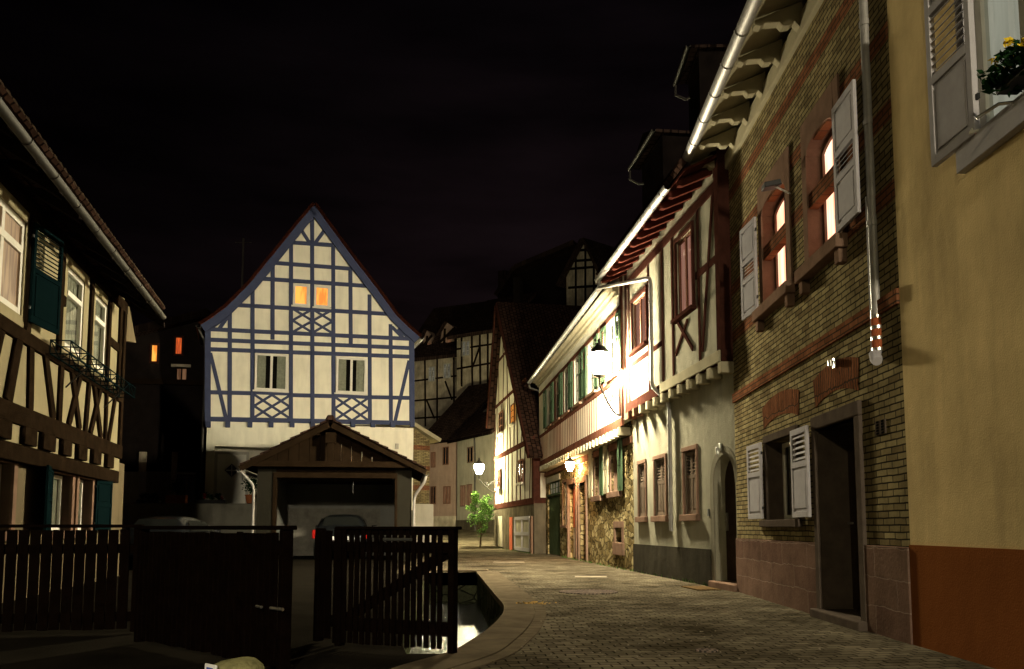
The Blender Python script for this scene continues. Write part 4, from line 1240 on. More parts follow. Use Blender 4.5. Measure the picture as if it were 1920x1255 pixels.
# F2 pinkish house
FG = Fac(at(800,60), at(858,58)); h6 = house(FG, 'rendered_house', 'dim pinkish house at the street end behind the yellow brick gable')
z6 = FG.p(830,830)[1]; MB().box(0,FG.L,0,8,-1,z6).build('wall', M['pinkpl'], h6)
for (a,b,c,d,gl) in ((809,817,848,877,M['litdim']),(831,842,838,872,'dark'),(832,845,912,945,M['litdim']),(808,818,912,946,'dark')):
    window(h6, FG.rect(a,b,c,d), -.06, M['redtim2'], gl, 2, None, .07)
MB().box(-.02,FG.L-.05,-.04,.1,-1,FG.p(830,968)[1]).build('plinth', M['oldpl'], h6)
mb = MB(); mb.prism_x([(-.5,z6-.1),(-.5,z6+.1),(5,z6+5),(5,z6+4.7)], -.6, FG.L-.0); mb.build('roof', M['tiled'], h6)
# hillside half-timbered houses
FH = Fac(at(772,72), at(858,70)); h7 = house(FH, 'half_timbered_house', 'dim half timbered house up the slope, directly above the pinkish house')
z7 = FH.p(815,672)[1]; MB().box(0,FH.L,0,8,-2,z7).build('wall', M['oldpl'], h7)
timbers(FH, [(775,715,857,705),(775,752,857,745),(797,672,798,800),(820,672,820,800),(851,670,852,800),(775,785,857,780),(835,715,848,750),(800,750,815,785)], M['brown'], h7)
for (a,b,c,d,gl) in ((804,817,688,716,M['litdim2']),(832,846,682,710,M['litdim2'])):
    window(h7, FH.rect(a,b,c,d), -.09, M['whitepl'], gl, 2, 3, .08)
za_ = FH.p(876,535)[1]
mb = MB(); mb.prism_x([(-.8,z7-.3),(-.8,z7),(5.0,z7+6.0),(5.0,z7+5.6)], -1.0, FH.L+.8); rf = mb.build('roof', M['tiled'], h7)
for (a,b,c,d) in ((795,815,632,662),(828,858,618,652)):
    r = FH.rect(a,b,c,d,1.0)
    o = MB().prism([(r[0],r[2]),(r[1],r[2]),(r[1]-.1,r[3]),((r[0]+r[1])/2,r[3]+.5),(r[0]+.3,r[3])], .6, 3).build('dormer', M['pinkpl'], h7)
    mb = MB(); mb.beam((r[0],r[2]+.4),(r[1],r[3]),.18,.5,.62); mb.beam((r[0]+.5,r[2]),(r[0]+.6,r[3]),.18,.5,.62); mb.build('dormer_timbers', M['brown'], o)
    MB().box((r[0]+r[1])/2-.05,(r[0]+r[1])/2+.4,.56,.58,r[2]+.1,r[2]+.8).build('dormer_window', M['litdim'], o)
    slab(o, ((r[0]+r[1])/2, r[3]+.55), (r[0]-.5, r[2]+.3), .3, 3, .15, M['tiled'], 'dormer_roof')
FI = Fac(at(855,66), at(930,64)); h8 = house(FI, 'half_timbered_house', 'dim half timbered house up the slope, right above the pale house roof')
z8 = FI.p(890,628)[1]; MB().box(0,FI.L,0,8,-2,z8).build('wall', M['oldpl'], h8)
timbers(FI, [(857,692,928,680),(857,655,928,645),(866,630,866,725),(885,628,886,725),(900,625,901,725),(915,622,915,725),(886,690,900,650)], M['brown'], h8)
window(h8, FI.rect(867,882,640,668), -.09, M['whitepl'], M['litdim2'], 2, 3, .08)
mb = MB(); mb.prism_x([(-.8,z8-.3),(-.8,z8),(5.0,z8+4.3),(5.0,z8+4.0)], -.4, FI.L+.8); mb.build('roof', M['tiled'], h8)
MB().box(FI.L*.92,FI.L*.92+.6,3,3.6,z8+2,z8+5.2).build('chimney', M['darkwood'], h8)
# gabled house right above the roofs
FJ = Fac(at(1060,84), at(1130,80)); h9 = house(FJ, 'half_timbered_house', 'gabled half timbered house on the hilltop, silhouetted above the red verge gable')
ap = FJ.p(1098,452); l_ = FJ.p(1062,520); r_ = FJ.p(1128,515)
mb = MB(); mb.prism([(l_[0],0),(r_[0],0),(r_[0],r_[1]),ap,(l_[0],l_[1])], 0, 10); mb.build('wall', M['oldpl'], h9)
timbers(FJ, [(1064,505,1126,500),(1072,490,1118,487),(1085,470,1110,468),(1080,480,1080,580),(1098,455,1098,580),(1114,480,1114,580),(1066,540,1126,536),(1068,505,1080,480)], M['darkwood'], h9, w_=.35)
slab(h9, ap, ext(ap,l_,1.2), -.6, 11, .3, M['tiled']); slab(h9, ap, ext(ap,r_,1.2), -.6, 11, .3, M['tiled'])
# long roof running left of it, with chimneys
FK = Fac(at(940,90), at(1085,86)); h10 = house(FK, 'dark_house', 'long dark roofed house on the hilltop with two chimneys, left of the hilltop gable')
a = FK.p(975,508); b = FK.p(1085,462); c0 = FK.p(940,560)
mb = MB(); mb.prism([(c0[0],0),(b[0],0),b,a,c0], 0, 6); mb.build('wall', M['darkwood'], h10)
mb = MB(); mb.beam((a[0],a[1]),(b[0],b[1]),.5,-1.5,6.5); mb.beam(c0,a,.5,-1.5,6.5); mb.build('roof', M['tiled'], h10)
for (x0_,x1_,t_) in ((974,988,484),(926,941,503)):
    r = FK.rect(x0_,x1_,t_,t_+45); MB().box(r[0],r[1],1,2,r[2]-2,r[3]).build('chimney', M['tiled'], h10)
# yellow brick gable right of the blue house
FL = Fac(at(771,35.5), at(805,36)); h11 = house(FL, 'brick_house', 'narrow yellow brick gable with cream verge board directly right of the blue house')
ga = FL.p(768,790); gb = FL.p(806,825); g0 = FL.p(768,945)[1]
mb = MB(); mb.prism([(-.6,g0),(FL.L,g0),(FL.L,gb[1]),(-.6,FL.p(762,782)[1])], 0, 6); mb.build('wall', M['brick'], h11)
for py_ in (840, 878, 915):
    z = FL.p(790,py_)[1]; MB().box(-.6,FL.L+.005,-.012,.05,z-.10,z+.10).build('brick_band', M['brickred'], h11)
slab(h11, (-.6, FL.p(764,788)[1]), FL.p(819,830), -.3, 6.2, .16, M['cornice'], 'verge_board')
MB().box(.1, FL.L+.1, -.2, 4, 0, g0).build('base_wall', M['whitepl'], h11)

# ============================================================ BLUE HOUSE
FM = Fac(at(388,31), at(771,33.4))
h12 = house(FM, 'half_timbered_house', 'tall gabled half timbered house with blue painted beams and two amber attic windows')
k_ = 2.789
def b(x, y): return FM.p(360+x/k_, 370+y/k_)
TZ = 1.85
mb = MB()
Lp = [(100,648),(180,588),(300,468),(430,308),(600,95)]
Rp = [(700,150),(850,350),(960,490),(1060,630),(1150,712)]
outl = [b(88,1190), b(88,668)] + [b(*q) for q in Lp] + [b(637,72)] + [b(*q) for q in Rp] + [b(1150,1190)]
outl[0] = (outl[0][0], outl[0][1]); 
mb.prism(outl, 0, 9); mb.build('wall', M['creampl'], h12)
xL = b(75,1190)[0]; xR = b(1155,1190)[0]; zF = b(600,1190)[1]
# lower storey, door niche
nr = (b(100,1200)[0]+.15, FM.p(508,900)[0], TZ-.2, FM.p(450,838)[1])
mb = MB(); pocket_wall(mb, xL+.02, xR+.03, TZ-.4, zF+.02, [(nr[0],nr[1],TZ-.2,nr[3],.7)], .02, 8); mb.build('ground_floor_wall', M['creampl'], h12)
dr = (FM.p(407,890,.6)[0], FM.p(461,890,.6)[0], TZ, FM.p(430,852,.6)[1])
do = MB().box(*dr[:2], .60, .66, TZ-.1, dr[3]).build('door', M['doorw'], h12)
cx = (dr[0]+dr[1])/2; dz = dr[3]-.62
MB().prism([(cx-.26,dz),(cx,dz-.26),(cx+.26,dz),(cx,dz+.26)], .58, .598).build('diamond_light', M['darkglass'], do)
mb = MB(); mb.box(cx-.015,cx+.015,.572,.579,dz-.2,dz+.2).box(cx-.2,cx+.2,.5715,.579,dz-.015,dz+.015).build('glazing_bar', M['white'], do)
MB().tube([(dr[1]-.12,.54,TZ+.95),(dr[1]-.12,.54,TZ+1.2)], .03, 8).build('handle', M['steel'], do)
mb = MB(); mb.box(dr[0]-.12,dr[0],.55,.69,TZ-.1,dr[3]+.0).box(dr[1],dr[1]+.10,.55,.69,TZ-.1,dr[3]).box(dr[0]-.12,dr[1]+.1,.548,.69,dr[3],dr[3]+.1).build('door_case', M['whitepl'], h12)
MB().box(FM.p(397,860,.3)[0], FM.p(403,860,.3)[0], .05, .6, TZ-.1, nr[3]-.35).build('side_panel', M['whitepl'], h12)
# timbers
t = MB(); W1 = 21/k_/FP*32.0
Y0, Y1 = -.045, .03
H = [(525,238,740,252),(415,343,835,375),(345,425,915,465),(240,565,1035,612),(75,690,1150,742),(78,745,1150,790),(78,795,1145,835),(82,1020,325,1026),(515,1035,740,1041),(930,1046,1143,1050)]
for a_ in H: t.beam(b(*a_[:2]), b(*a_[2:]), W1, Y0, Y1)
t.beam(b(75,1160), b(1160,1182), W1*1.15, Y0-.012, Y1)
V = [(198,600,1165),(317,480,1165),(422,350,745),(518,240,1165),(628,105,1165),(738,255,1170),(828,375,770),(928,510,1175),(1038,665,1180)]
for x, y_, z_ in V: t.beam(b(x,y_), b(x+ (2 if x>600 else -1),z_), W1, Y0, Y1)
t.beam(b(83,690), b(82,1190), W1*1.4, Y0-.01, Y1); t.beam(b(1148,745), b(1150,1190), W1*1.4, Y0-.01, Y1)
for a_ in [(96,815,178,1155),(1135,855,1062,1170),(570,170,612,236),(690,178,643,242),(192,618,140,692),(1045,678,1102,735),(422,350,345,425),(90,690,160,640),(1140,740,1075,690)]:
    t.beam(b(*a_[:2]), b(*a_[2:]), W1*.9, Y0+.006, Y1)
def lattice(x0,y0,x1,y1,dy=0):
    xm=(x0+x1)/2; ym=(y0+y1)/2
    f = lambda x,y: b(x, y+dy*(x-x0)/(x1-x0))
    for q in ((x0,y0,x1,y1),(x0,y1,x1,y0),(xm,y0,x1,ym),(x0,ym,xm,y1),(xm,y0,x0,ym),(x1,ym,xm,y1)):
        t.beam(f(q[0],q[1]), f(q[2],q[3]), W1*.62, Y0+.012, Y1)
lattice(526,583,734,706,6); lattice(325,1032,512,1152,5); lattice(746,1044,926,1166,4)
t.beam(b(518,578), b(738,588), W1, Y0, Y1)
t.beam(b(320,1020), b(518,1028), W1, Y0, Y1); t.beam(b(738,1036), b(930,1046), W1, Y0, Y1)
t.build('timber_frame', M['blue'], h12, bevel=.012)
for x in (85,187,303,413,523,630,740,840,945,1048,1150):
    c = b(x,1188); MB().box(c[0]-.09,c[0]+.09,-.14,.02,c[1]-.12,c[1]+.10).build('joist_end', M['blue'], h12, bevel=.01)
for (a_,b_,c_,d_,g_,cu) in ((328,500,822,1014,'clear',.26),(752,910,842,1028,'clear',.26),(528,610,458,570,M['litorange'],0),(638,720,466,578,M['litorange'],0)):
    p0 = b(a_,(c_+d_)/2); p1 = b(b_,(c_+d_)/2); r = (p0[0],p1[0],b((a_+b_)/2,d_)[1],b((a_+b_)/2,c_)[1])
    window(h12, r, -.13 if cu else -.08, M['white'], g_, 2 if cu else 1, None, .085, curtains=cu, sill=(M['white'],.05,.06), th=.05)
# verge boards, roof, gutters
Lc = [b(637,50)]+[b(*q) for q in ((560,140),(430,302),(300,462),(180,582),(100,642),(45,676))]
Rc = [b(637,50)]+[b(*q) for q in ((700,140),(850,342),(960,484),(1062,624),(1130,690),(1185,738))]
def inset(c, k): 
    o = []
    for i in range(len(c)):
        a = Vector(c[max(0,i-1)]); d = (Vector(c[min(len(c)-1,i+1)])-a).normalized(); n = Vector((d.y,-d.x))
        if n.y > 0: n = -n
        o.append(tuple(Vector(c[i])+n*k))
    return o
for c in (Lc, Rc):
    i1 = inset(c, .30); up_ = inset(c, -.10)
    mb = MB()
    for k in range(len(c)-1): mb.prism([c[k],c[k+1],i1[k+1],i1[k]], -.24, -.18)
    mb.build('verge_board', M['blue'], h12)
    mb = MB()
    for k in range(len(c)-1): mb.prism([c[k],c[k+1],up_[k+1],up_[k]], -.34, 9.4)
    mb.build('roof', M['tiler'], h12)
pR = Rc[-1]; pL = Lc[-1]
g = MB(); g.halfpipe((pR[0]+.06,-.4,pR[1]-.06),(pR[0]+.06,9.2,pR[1]-.06),.09); g.tube([(pR[0]+.06,.0,pR[1]-.12),(pR[0]-.25,.2,pR[1]-.5)],.04,8); g.build('gutter', M['zinc'], h12, smooth=True)
g = MB(); g.halfpipe((pL[0]-.06,-.4,pL[1]-.06),(pL[0]-.06,9.2,pL[1]-.06),.09); g.tube([(pL[0]-.06,.0,pL[1]-.12),(pL[0]+.15,.1,pL[1]-.5),(xL-.12,.1,pL[1]-1.2),(xL-.12,.1,TZ)],.045,8); g.build('gutter', M['zincdark'], h12, smooth=True)
MB().box(FM.p(744,838)[0]-.07, FM.p(744,838)[0]+.07, -.06, .02, FM.p(744,842)[1], FM.p(744,832)[1]).build('wall_light', M['whitepl'], h12, bevel=.01)
ma = pz(455,500,40)
an = thing('antenna_mast', 'thin antenna mast rising behind the left slope of the blue house', 'antenna', (ma.x, ma.y, 2))
MB().tube([(0,0,0),(0,0,pz(455,447,40).z-2)], .05, 6).build('mast', M['zincdark'], an)
MB().tube([(-.4,0,pz(455,455,40).z-2),(.4,0,pz(455,455,40).z-2)], .02, 5).build('crossbar', M['zincdark'], an)

# ============================================================ TERRACE, DARK HOUSE
FT = Fac(at(215,29), at(515,29.3))
tw = MB().box(0, FT.L, 0, .35, -.1, TZ-.0).build('retaining_wall', M['terr']); tw.location = (FT.A.x, FT.A.y, 0); tw.rotation_euler = (0,0,FT.rot)
tag(tw, 'low grey rendered terrace wall behind the parked car, left of the garage', 'wall')
mb = MB(); mb.prism_z([(at(180,29.4).x,29.4),(at(515,29.7).x,29.7),(-4.3,30.5),(-3.9,33.5),(-6,45),(-16,45)], -.1, TZ-.16)
tag(mb.build('terrace', M['paving']), kind='structure')
FN = Fac(at(215,33), at(384,33.5))
h13 = house(FN, 'dark_house', 'black unlit house with two small orange windows between the left house and the blue house', 'house')
t0 = FN.p(225,632)[1]; t1 = FN.p(384,590)[1]
mb = MB(); mb.prism([(0,TZ-.3),(FN.L,TZ-.3),(FN.L,t1),(0,t0)], 0, 7); mb.build('wall', M['darkwood'], h13)
mb = MB(); mb.beam((0,t0),(FN.L,t1),.3,-.5,7.2); mb.build('roof', M['tiled'], h13)
for (a_,b_,c_,d_,m_) in ((281,299,644,682,M['litorange']),(326,345,630,668,M['litred'])):
    window(h13, FN.rect(a_,b_,c_,d_), -.05, M['redtim'], m_, 1, None, .09)
window(h13, FN.rect(330,352,690,716), -.05, M['darkwood'], M['litdim'], 2, None, .05)
MB().box(FN.p(322,686)[0],FN.p(358,686)[0],-.10,0,FN.p(340,689)[1],FN.p(340,684)[1]).build('window_head', M['oldpl'], h13)
MB().box(0.05,FN.L-.1,-.16,0,FN.p(300,722)[1],FN.p(300,712)[1]).build('timber_beam', M['garwood'], h13)
zl = FN.p(300,848)[1]
for (a_,b_,c_,d_,m_,nm) in ((232,262,885,946,'whitepl','garage_door'),(262,275,885,946,'shutw','door_post'),(262,275,848,885,'oldpl','pier'),(275,322,885,946,'terr','wall_panel'),(322,332,848,946,'oldpl','pier'),(332,368,886,890,'whitepl','rail')):
    r = FN.rect(a_,b_,c_,d_); MB().box(r[0],r[1],-.12-(.01 if nm=='rail' else 0),0,r[2],r[3]).build(nm, M[m_], h13)
window(h13, FN.rect(334,367,892,944), -.1, M['terr'], 'dark', 2, None, .06)
pipe(h13, [(FN.L-.1,-.2,t1-.4),(FN.L-.1,-.2,TZ)], .05, m=M['zincdark'])
def pot(name, label, px_, Y, z, r, hh, box=False, foliage=(.3,.35), m=M['leafd'], potm=M['terracotta'], flowers=False):
    p = at(px_, Y); t = thing(name, label, 'potted plant', (p.x, p.y, z), 0, 'potted plants on the terrace wall')
    if box: MB().box(-r*1.3, r*1.3, -.12, .12, 0, hh).build('pot', potm, t, bevel=.015)
    else: MB().lathe([(r*.7,0),(r,hh*.9),(r*1.1,hh*.9),(r*1.1,hh),(r*.85,hh),(r*.8,hh*.9)], (0,0,0), 14).build('pot', potm, t, smooth=True)
    mb = MB()
    for k in range(7): leaves(mb, (math.cos(k*2.4)*foliage[0]*.6, math.sin(k*2.4)*.1, hh+foliage[1]*(.3+.5*abs(math.sin(k*1.7)))), foliage[1]*.45, 60, .05, k+int(px_), shell=.2)
    mb.build('foliage', m, t)
    if flowers:
        mb = MB()
        for k in range(6): leaves(mb, (math.cos(k*2.1)*foliage[0]*.8, -.08, hh+foliage[1]*(.3+.6*abs(math.sin(k*2.3)))), .07, 14, .035, k+90, shell=.2)
        mb.build('flowers', M['petalr'], t)
pot('potted_plant', 'square terracotta pot with a small round shrub on the terrace wall', 332, 29.1, TZ, .27, .28, True, (.2,.5))
pot('potted_plant', 'low dark trough plant on the terrace wall left of the terracotta pot', 280, 29.1, TZ, .3, .12, True, (.4,.22), potm=M['iron'])
pot('potted_plant', 'trough of red flowers on the terrace wall before the white door', 397, 29.2, TZ, .4, .12, True, (.5,.22), potm=M['iron'], flowers=True)
pot('potted_plant', 'tall dark shrub in a round pot between the white door and the garage', 470, 29.2, TZ, .18, .3, False, (.12,.6))

# ============================================================ GARAGE
FG2 = Fac(at(482,25), at(772,25.6))
h14 = house(FG2, 'garage', 'open garage with a low tiled gable roof standing in front of the blue house', 'garage')
G = lambda a, b_, y=0: FG2.p(a, b_, y)
op = (G(516,950)[0], G(741,950)[0], 0, G(620,893)[1])
eL = G(452,878,-.5); eR = G(797,884,-.5); ap = G(620,792,-.5)
zw = G(620,868)[1]
Lg = FG2.L
mb = MB()
mb.box(0, op[0], 0, .25, -.1, zw).box(op[1], Lg, 0, .25, -.1, zw)
mb.box(0, .2, .25, 5.2, -.1, zw).box(Lg-.2, Lg, .25, 5.2, -.1, zw).box(.2, Lg-.2, 5.0, 5.2, -.1, zw)
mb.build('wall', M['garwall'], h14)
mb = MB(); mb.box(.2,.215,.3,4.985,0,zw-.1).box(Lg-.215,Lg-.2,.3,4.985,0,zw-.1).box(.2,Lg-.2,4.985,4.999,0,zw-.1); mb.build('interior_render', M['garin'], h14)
MB().box(op[0]+.0, op[1], .04, .24, op[3], zw-.002).build('lintel', M['garwood'], h14)
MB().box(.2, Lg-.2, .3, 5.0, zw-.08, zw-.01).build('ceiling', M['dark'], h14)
mb = MB(); mb.box(op[0]-.08, op[0]+.02, -.04, .26, 0, op[3]).box(op[1]-.02, op[1]+.06, -.04, .26, 0, op[3]).box(op[0]-.08, op[1]+.06, -.045, .26, op[3]-.06, op[3]+.10)
mb.build('door_frame', M['garwood'], h14, bevel=.01)
apw = (ap[0], ap[1]-.10)
dg = MB().box(op[0]+.1, op[1]-.1, .35, 2.6, op[3]-.12, op[3]-.06).build('raised_door', M['garwood'], h14)
MB().tube([(op[1]-1.3,.3,op[3]-.5),(op[1]-1.3,.3,op[3]-.14)], .01, 5).build('pull_cord', M['iron'], dg)
# gable boards
n = 15
x0_, x1_ = eL[0]+.35, eR[0]-.35
zlow = zw-.1
def zroof(x):
    if x < ap[0]: return eL[1]+(ap[1]-eL[1])*(x-eL[0])/(ap[0]-eL[0])
    return eR[1]+(ap[1]-eR[1])*(x-eR[0])/(ap[0]-eR[0])
mb = MB()
for i in range(n):
    a_ = x0_+(x1_-x0_)*i/n; b_ = x0_+(x1_-x0_)*(i+1)/n-.012
    mb.prism([(a_,zlow),(b_,zlow),(b_,zroof(b_)-.05),(a_,zroof(a_)-.05)], -.02-.003*(i%2), .1)
mb.build('gable_boards', M['garwood'], h14)
mb = MB(); mb.box(x0_-.1,x1_+.1,-.42,-.30,zlow-.06,zlow+.12); mb.box(ap[0]-.09,ap[0]+.09,-.40,-.30,zlow+.1,ap[1]-.3); mb.box(ap[0]-.16,ap[0]+.16,-.44,-.32,ap[1]-.62,ap[1]-.3)
mb.build('gable_truss', M['garwood'], h14, bevel=.01)
for e_ in (eL, eR):
    slab(h14, ap, e_, -.5, 5.6, .09, M['tile'])
    slab(h14, (ap[0],ap[1]-.16), (e_[0],e_[1]-.10), -.55, -.502, .17, M['garwood'], 'verge_board')
    mb = MB()
    d = (Vector(e_)-Vector(ap)); k = int(d.length/.30)
    for i in range(k):
        a_ = Vector(ap)+d*(i/k); c_ = Vector(ap)+d*((i+1.08)/k)
        mb.prism([(a_.x,a_.y+.08),(c_.x,c_.y+.08),(c_.x,c_.y+.145),(a_.x,a_.y+.10)], -.62, -.35)
    mb.build('verge_tiles', M['tile'], h14)
mb = MB(); mb.prism([(ap[0]-.16,ap[1]+.05),(ap[0]+.16,ap[1]+.05),(ap[0]+.08,ap[1]+.2),(ap[0]-.08,ap[1]+.2)], -.66, 5.6); mb.build('ridge_tiles', M['tile'], h14, bevel=.02)
g = MB(); g.halfpipe((eR[0]+.04,-.6,eR[1]-.05),(eR[0]+.04,5.5,eR[1]-.05),.08); g.build('gutter', M['zincdark'], h14, smooth=True)
pipe(h14, [(eR[0]+.04,-.35,eR[1]-.1),(eR[0]+.0,-.35,eR[1]-.3),(Lg+.08,-.12,eR[1]-.75),(Lg+.08,-.12,.1)], .045, m=M['zinc'])
pipe(h14, [(eL[0]-.02,-.35,eL[1]-.1),(-.08,-.12,eL[1]-.5),(-.08,-.12,.1)], .045, m=M['zinc'])
g = MB(); g.halfpipe((eL[0]-.04,-.6,eL[1]-.05),(eL[0]-.04,5.5,eL[1]-.05),.08); g.build('gutter', M['zinc'], h14, smooth=True)

# ============================================================ CARS
def car(name, label, loc, rz):
    t = thing(name, label, 'car', loc, rz, None)
    # stations along y: rear (toward -y) to front
    st = [(-2.05,.42,.62,.62),(-2.0,.28,.92,.95),(-1.72,.24,.96,1.10),(-1.35,.24,.97,1.36),(-.7,.22,.96,1.43),(.1,.22,.95,1.42),(.65,.22,.94,1.25),(1.05,.22,.92,.96),(1.7,.24,.84,.86),(2.0,.3,.7,.72),(2.08,.4,.58,.6)]
    m = MB(); rings = []
    for (y, zb_, zbelt, zt) in st:
        wb = .84 if -1.9 < y < 1.9 else .74
        up_ = zt-zbelt
        wt = wb-.04-up_*.42
        pr = [(-wb*.92,zb_),(-wb,zb_+.15),(-wb,zbelt-.12),(-wb+.03,zbelt),(-wt,zt-.03*(up_>.1)),(-wt*.6,zt+.01),(0,zt+.02),(wt*.6,zt+.01),(wt,zt-.03*(up_>.1)),(wb-.03,zbelt),(wb,zbelt-.12),(wb,zb_+.15),(wb*.92,zb_)]
        rings.append([(x,y,z) for x,z in pr])
    k = len(rings[0]); vs = [v for r in rings for v in r]
    fs = [(i*k+j, (i+1)*k+j, (i+1)*k+(j+1)%k, i*k+(j+1)%k) for i in range(len(rings)-1) for j in range(k)]
    fs += [tuple(range(k)), tuple(range((len(rings)-1)*k+k-1, (len(rings)-1)*k-1, -1))]
    m.add(vs, fs)
    o = m.build('body', M['carpaint'], t, smooth=True)
    s = o.modifiers.new('s','SUBSURF'); s.levels = 1; s.render_levels = 2
    o.modifiers.remove(o.modifiers['es'])
    MB().add([(-.60,-1.80,1.07),(.60,-1.80,1.07),(.50,-1.44,1.345),(-.50,-1.44,1.345)], [(0,1,2,3)]).build('rear_window', M['darkglass'], t)
    MB().add([(-.60,.95,1.05),(.60,.95,1.05),(.52,.55,1.32),(-.52,.55,1.32)], [(3,2,1,0)]).build('windscreen', M['darkglass'], t)
    for sx in (-1,1):
        MB().add([(sx*.80,-1.3,1.02),(sx*.80,.75,1.0),(sx*.69,.4,1.28),(sx*.66,-1.1,1.31)], [(0,1,2,3)]).build('side_window', M['darkglass'], t)
        MB().box(sx*.80-.06,sx*.80+.03,-2.07,-1.93,.66,.93).build('tail_light', M['redlamp'], t, bevel=.02)
        MB().box(sx*.62-.13,sx*.62+.13,2.0,2.08,.58,.70).build('headlight', M['steel'], t, bevel=.02)
        MB().box(sx*.95-.09,sx*.95+.09,.62,.72,.95,1.08).build('wing_mirror', M['carpaint'], t, bevel=.03)
        for y in (-1.3,1.3):
            w_ = MB(); w_.lathe([(.22,-.1),(.31,-.09),(.32,0),(.31,.09),(.22,.1)], (0,0,0), 24)
            wo = w_.build('wheel', M['rubber'], t, smooth=True); wo.location = (sx*.76,y,.32); wo.rotation_euler = (0,R(90),0)
            MB().lathe([(.03,-.08),(.21,-.06),(.21,.06),(.03,.085)], (0,0,0), 10).build('rim', M['steel'], wo)
    MB().box(-.26,.26,-2.10,-2.05,.62,.73).build('number_plate', M['signw'], t, bevel=.004)
    MB().box(-.78,.78,-2.12,-2.0,.36,.55).build('bumper', M['carpaint'], t, bevel=.04)
    return t
# in the garage and on the yard
pc = FG2.world(0,0,0)
gx = at(648, 28.0)
car('parked_car', 'black hatchback parked nose first inside the open garage', (gx.x, 28.0, -.10+.1), FG2.rot)
gx = at(333, 21.5)
car('parked_car', 'black car parked in the dark yard behind the picket fence left of the garage', (gx.x, 21.5, 0), R(4)).scale = (.92,.92,.90)

# ============================================================ LEFT HOUSE
FO = Fac((-6.48,10.5), (-7.82,16.5))
h15 = house(FO, 'half_timbered_house', 'half timbered house with brown beams and dark green shutters at the left edge')
O = lambda a, b_, y=0: FO.p(a, b_, y)
xe = O(229,700)[0]; xs_ = -4.5
zj = (O(0,803)[1]+O(219,850)[1])/2          # underside of the upper storey
ztop = (O(60,425)[1]+O(228,566)[1])/2
lo_y = .14
w1 = (O(-45,500)[0], O(45,510)[0], O(20,604)[1], O(20,398)[1])
w2 = (O(124,590)[0], O(157,590)[0], 0, 0); w3 = (O(177,620)[0], O(200,620)[0], 0, 0)
wz0 = (O(137,657)[1]+O(20,604)[1]+O(188,680)[1])/3; wz1 = (O(140,508)[1]+O(188,553)[1]+O(20,398)[1])/3
w1 = (w1[0], w1[1], wz0, wz1); w2 = (w2[0], w2[1], wz0, wz1); w3 = (w3[0], w3[1], wz0, wz1)
mb = MB(); pocket_wall(mb, xs_, xe, zj, ztop+.3, [(*r,.12) for r in (w1,w2,w3)], 0, 6)
mb.build('upper_wall', M['leftpl'], h15)
lw = [(O(93,900,lo_y)[0], O(132,900,lo_y)[0]), (O(145,900,lo_y)[0], O(170,900,lo_y)[0])]
lz0, lz1 = .95, O(130,893,lo_y)[1]
lw0 = (O(-60,900,lo_y)[0], O(20,900,lo_y)[0])
xl = O(231,930,lo_y)[0]
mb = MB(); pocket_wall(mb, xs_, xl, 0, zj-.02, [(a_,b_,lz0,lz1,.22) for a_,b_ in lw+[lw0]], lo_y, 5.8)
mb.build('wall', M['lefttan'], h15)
for a_, b_ in lw+[lw0]:
    window(h15, (a_,b_,lz0,lz1), lo_y+.12, M['white'], 'clear', 2, None, .06, curtains=.3, th=.045)
for a_, b_ in lw+[lw0]:
    so = MB(); so.box(a_-.13,a_,lo_y-.04,lo_y+.1,lz0,lz1).box(b_,b_+.13,lo_y-.042,lo_y+.1,lz0,lz1).box(a_-.13,b_+.13,lo_y-.05,lo_y+.1,lz1,lz1+.13).box(a_-.17,b_+.17,lo_y-.1,lo_y+.1,lz0-.12,lz0); so.build('window_surround', M['sand'], h15)
shutter(h15, lw[0][0]-.10, lz0, lz1+.05, -.85, lo_y-.05, R(12), M['dkgreen'], 'pp')
shutter(h15, lw[1][1]+.12, lz0, lz1+.03, .72, lo_y-.05, R(-8), M['dkgreen'], 'pp')
# upper windows and shutters
for r, gl in ((w1, M['litdim']), (w2,'clear'), (w3,'clear')):
    if gl == 'clear': window(h15, r, .02, M['white'], 'clear', 1, None, .075, transom=.68, curtains=.42, th=.06)
    else: window(h15, r, .02, M['white'], emis('curtained room glow', (.80,.46,.20), .42, (.40,.19,.07), 2.5), 2, None, .09, transom=.68, th=.06)
shw = O(100,550)[0]-O(60,540)[0]
shutter(h15, w1[1]+.10, wz0-.05, wz1+.05, .78, -.05, R(-10), M['dkgreen'], 'lp')
# timber frame
t = MB(); Y0, Y1 = -.04, .03
zr0 = ((O(0,628)[1]+O(115,680)[1]+O(222,728)[1])/3)
t.box(xs_, xe, Y0-.02, Y1, ztop-.02, ztop+.20)
t.box(xs_, xe, Y0-.015, Y1, zr0-.10, zr0+.09)
t.box(xs_, xe, Y0-.03, Y1, zj-.0, zj+.26)
zbr = zj+.26
z_a, z_b = zr0+.08, ztop
for px_ in (52, 112, 118+52, 205, 226):
    x = O(px_, 560)[0]; t.beam((x, zr0), (x, ztop), .17, Y0, Y1)
for (a_, b_) in ((100,119),(205,228)):
    x0_ = O(a_,520)[0]; x1_ = O(b_,600)[0]; zc_ = wz0+(wz1-wz0)*.52; t.box(x0_, x1_, Y0+.004, Y1, zc_-.08, zc_+.08)
x = w1[0]
t.beam((w1[0]-.12,zr0),(w1[0]-.12,ztop),.18,Y0,Y1)
t.beam((xs_+.4,zr0),(xs_+1.6,ztop),.18,Y0,Y1)
z2 = lambda a_, b_: O(a_/1.915, 600+b_/1.915)
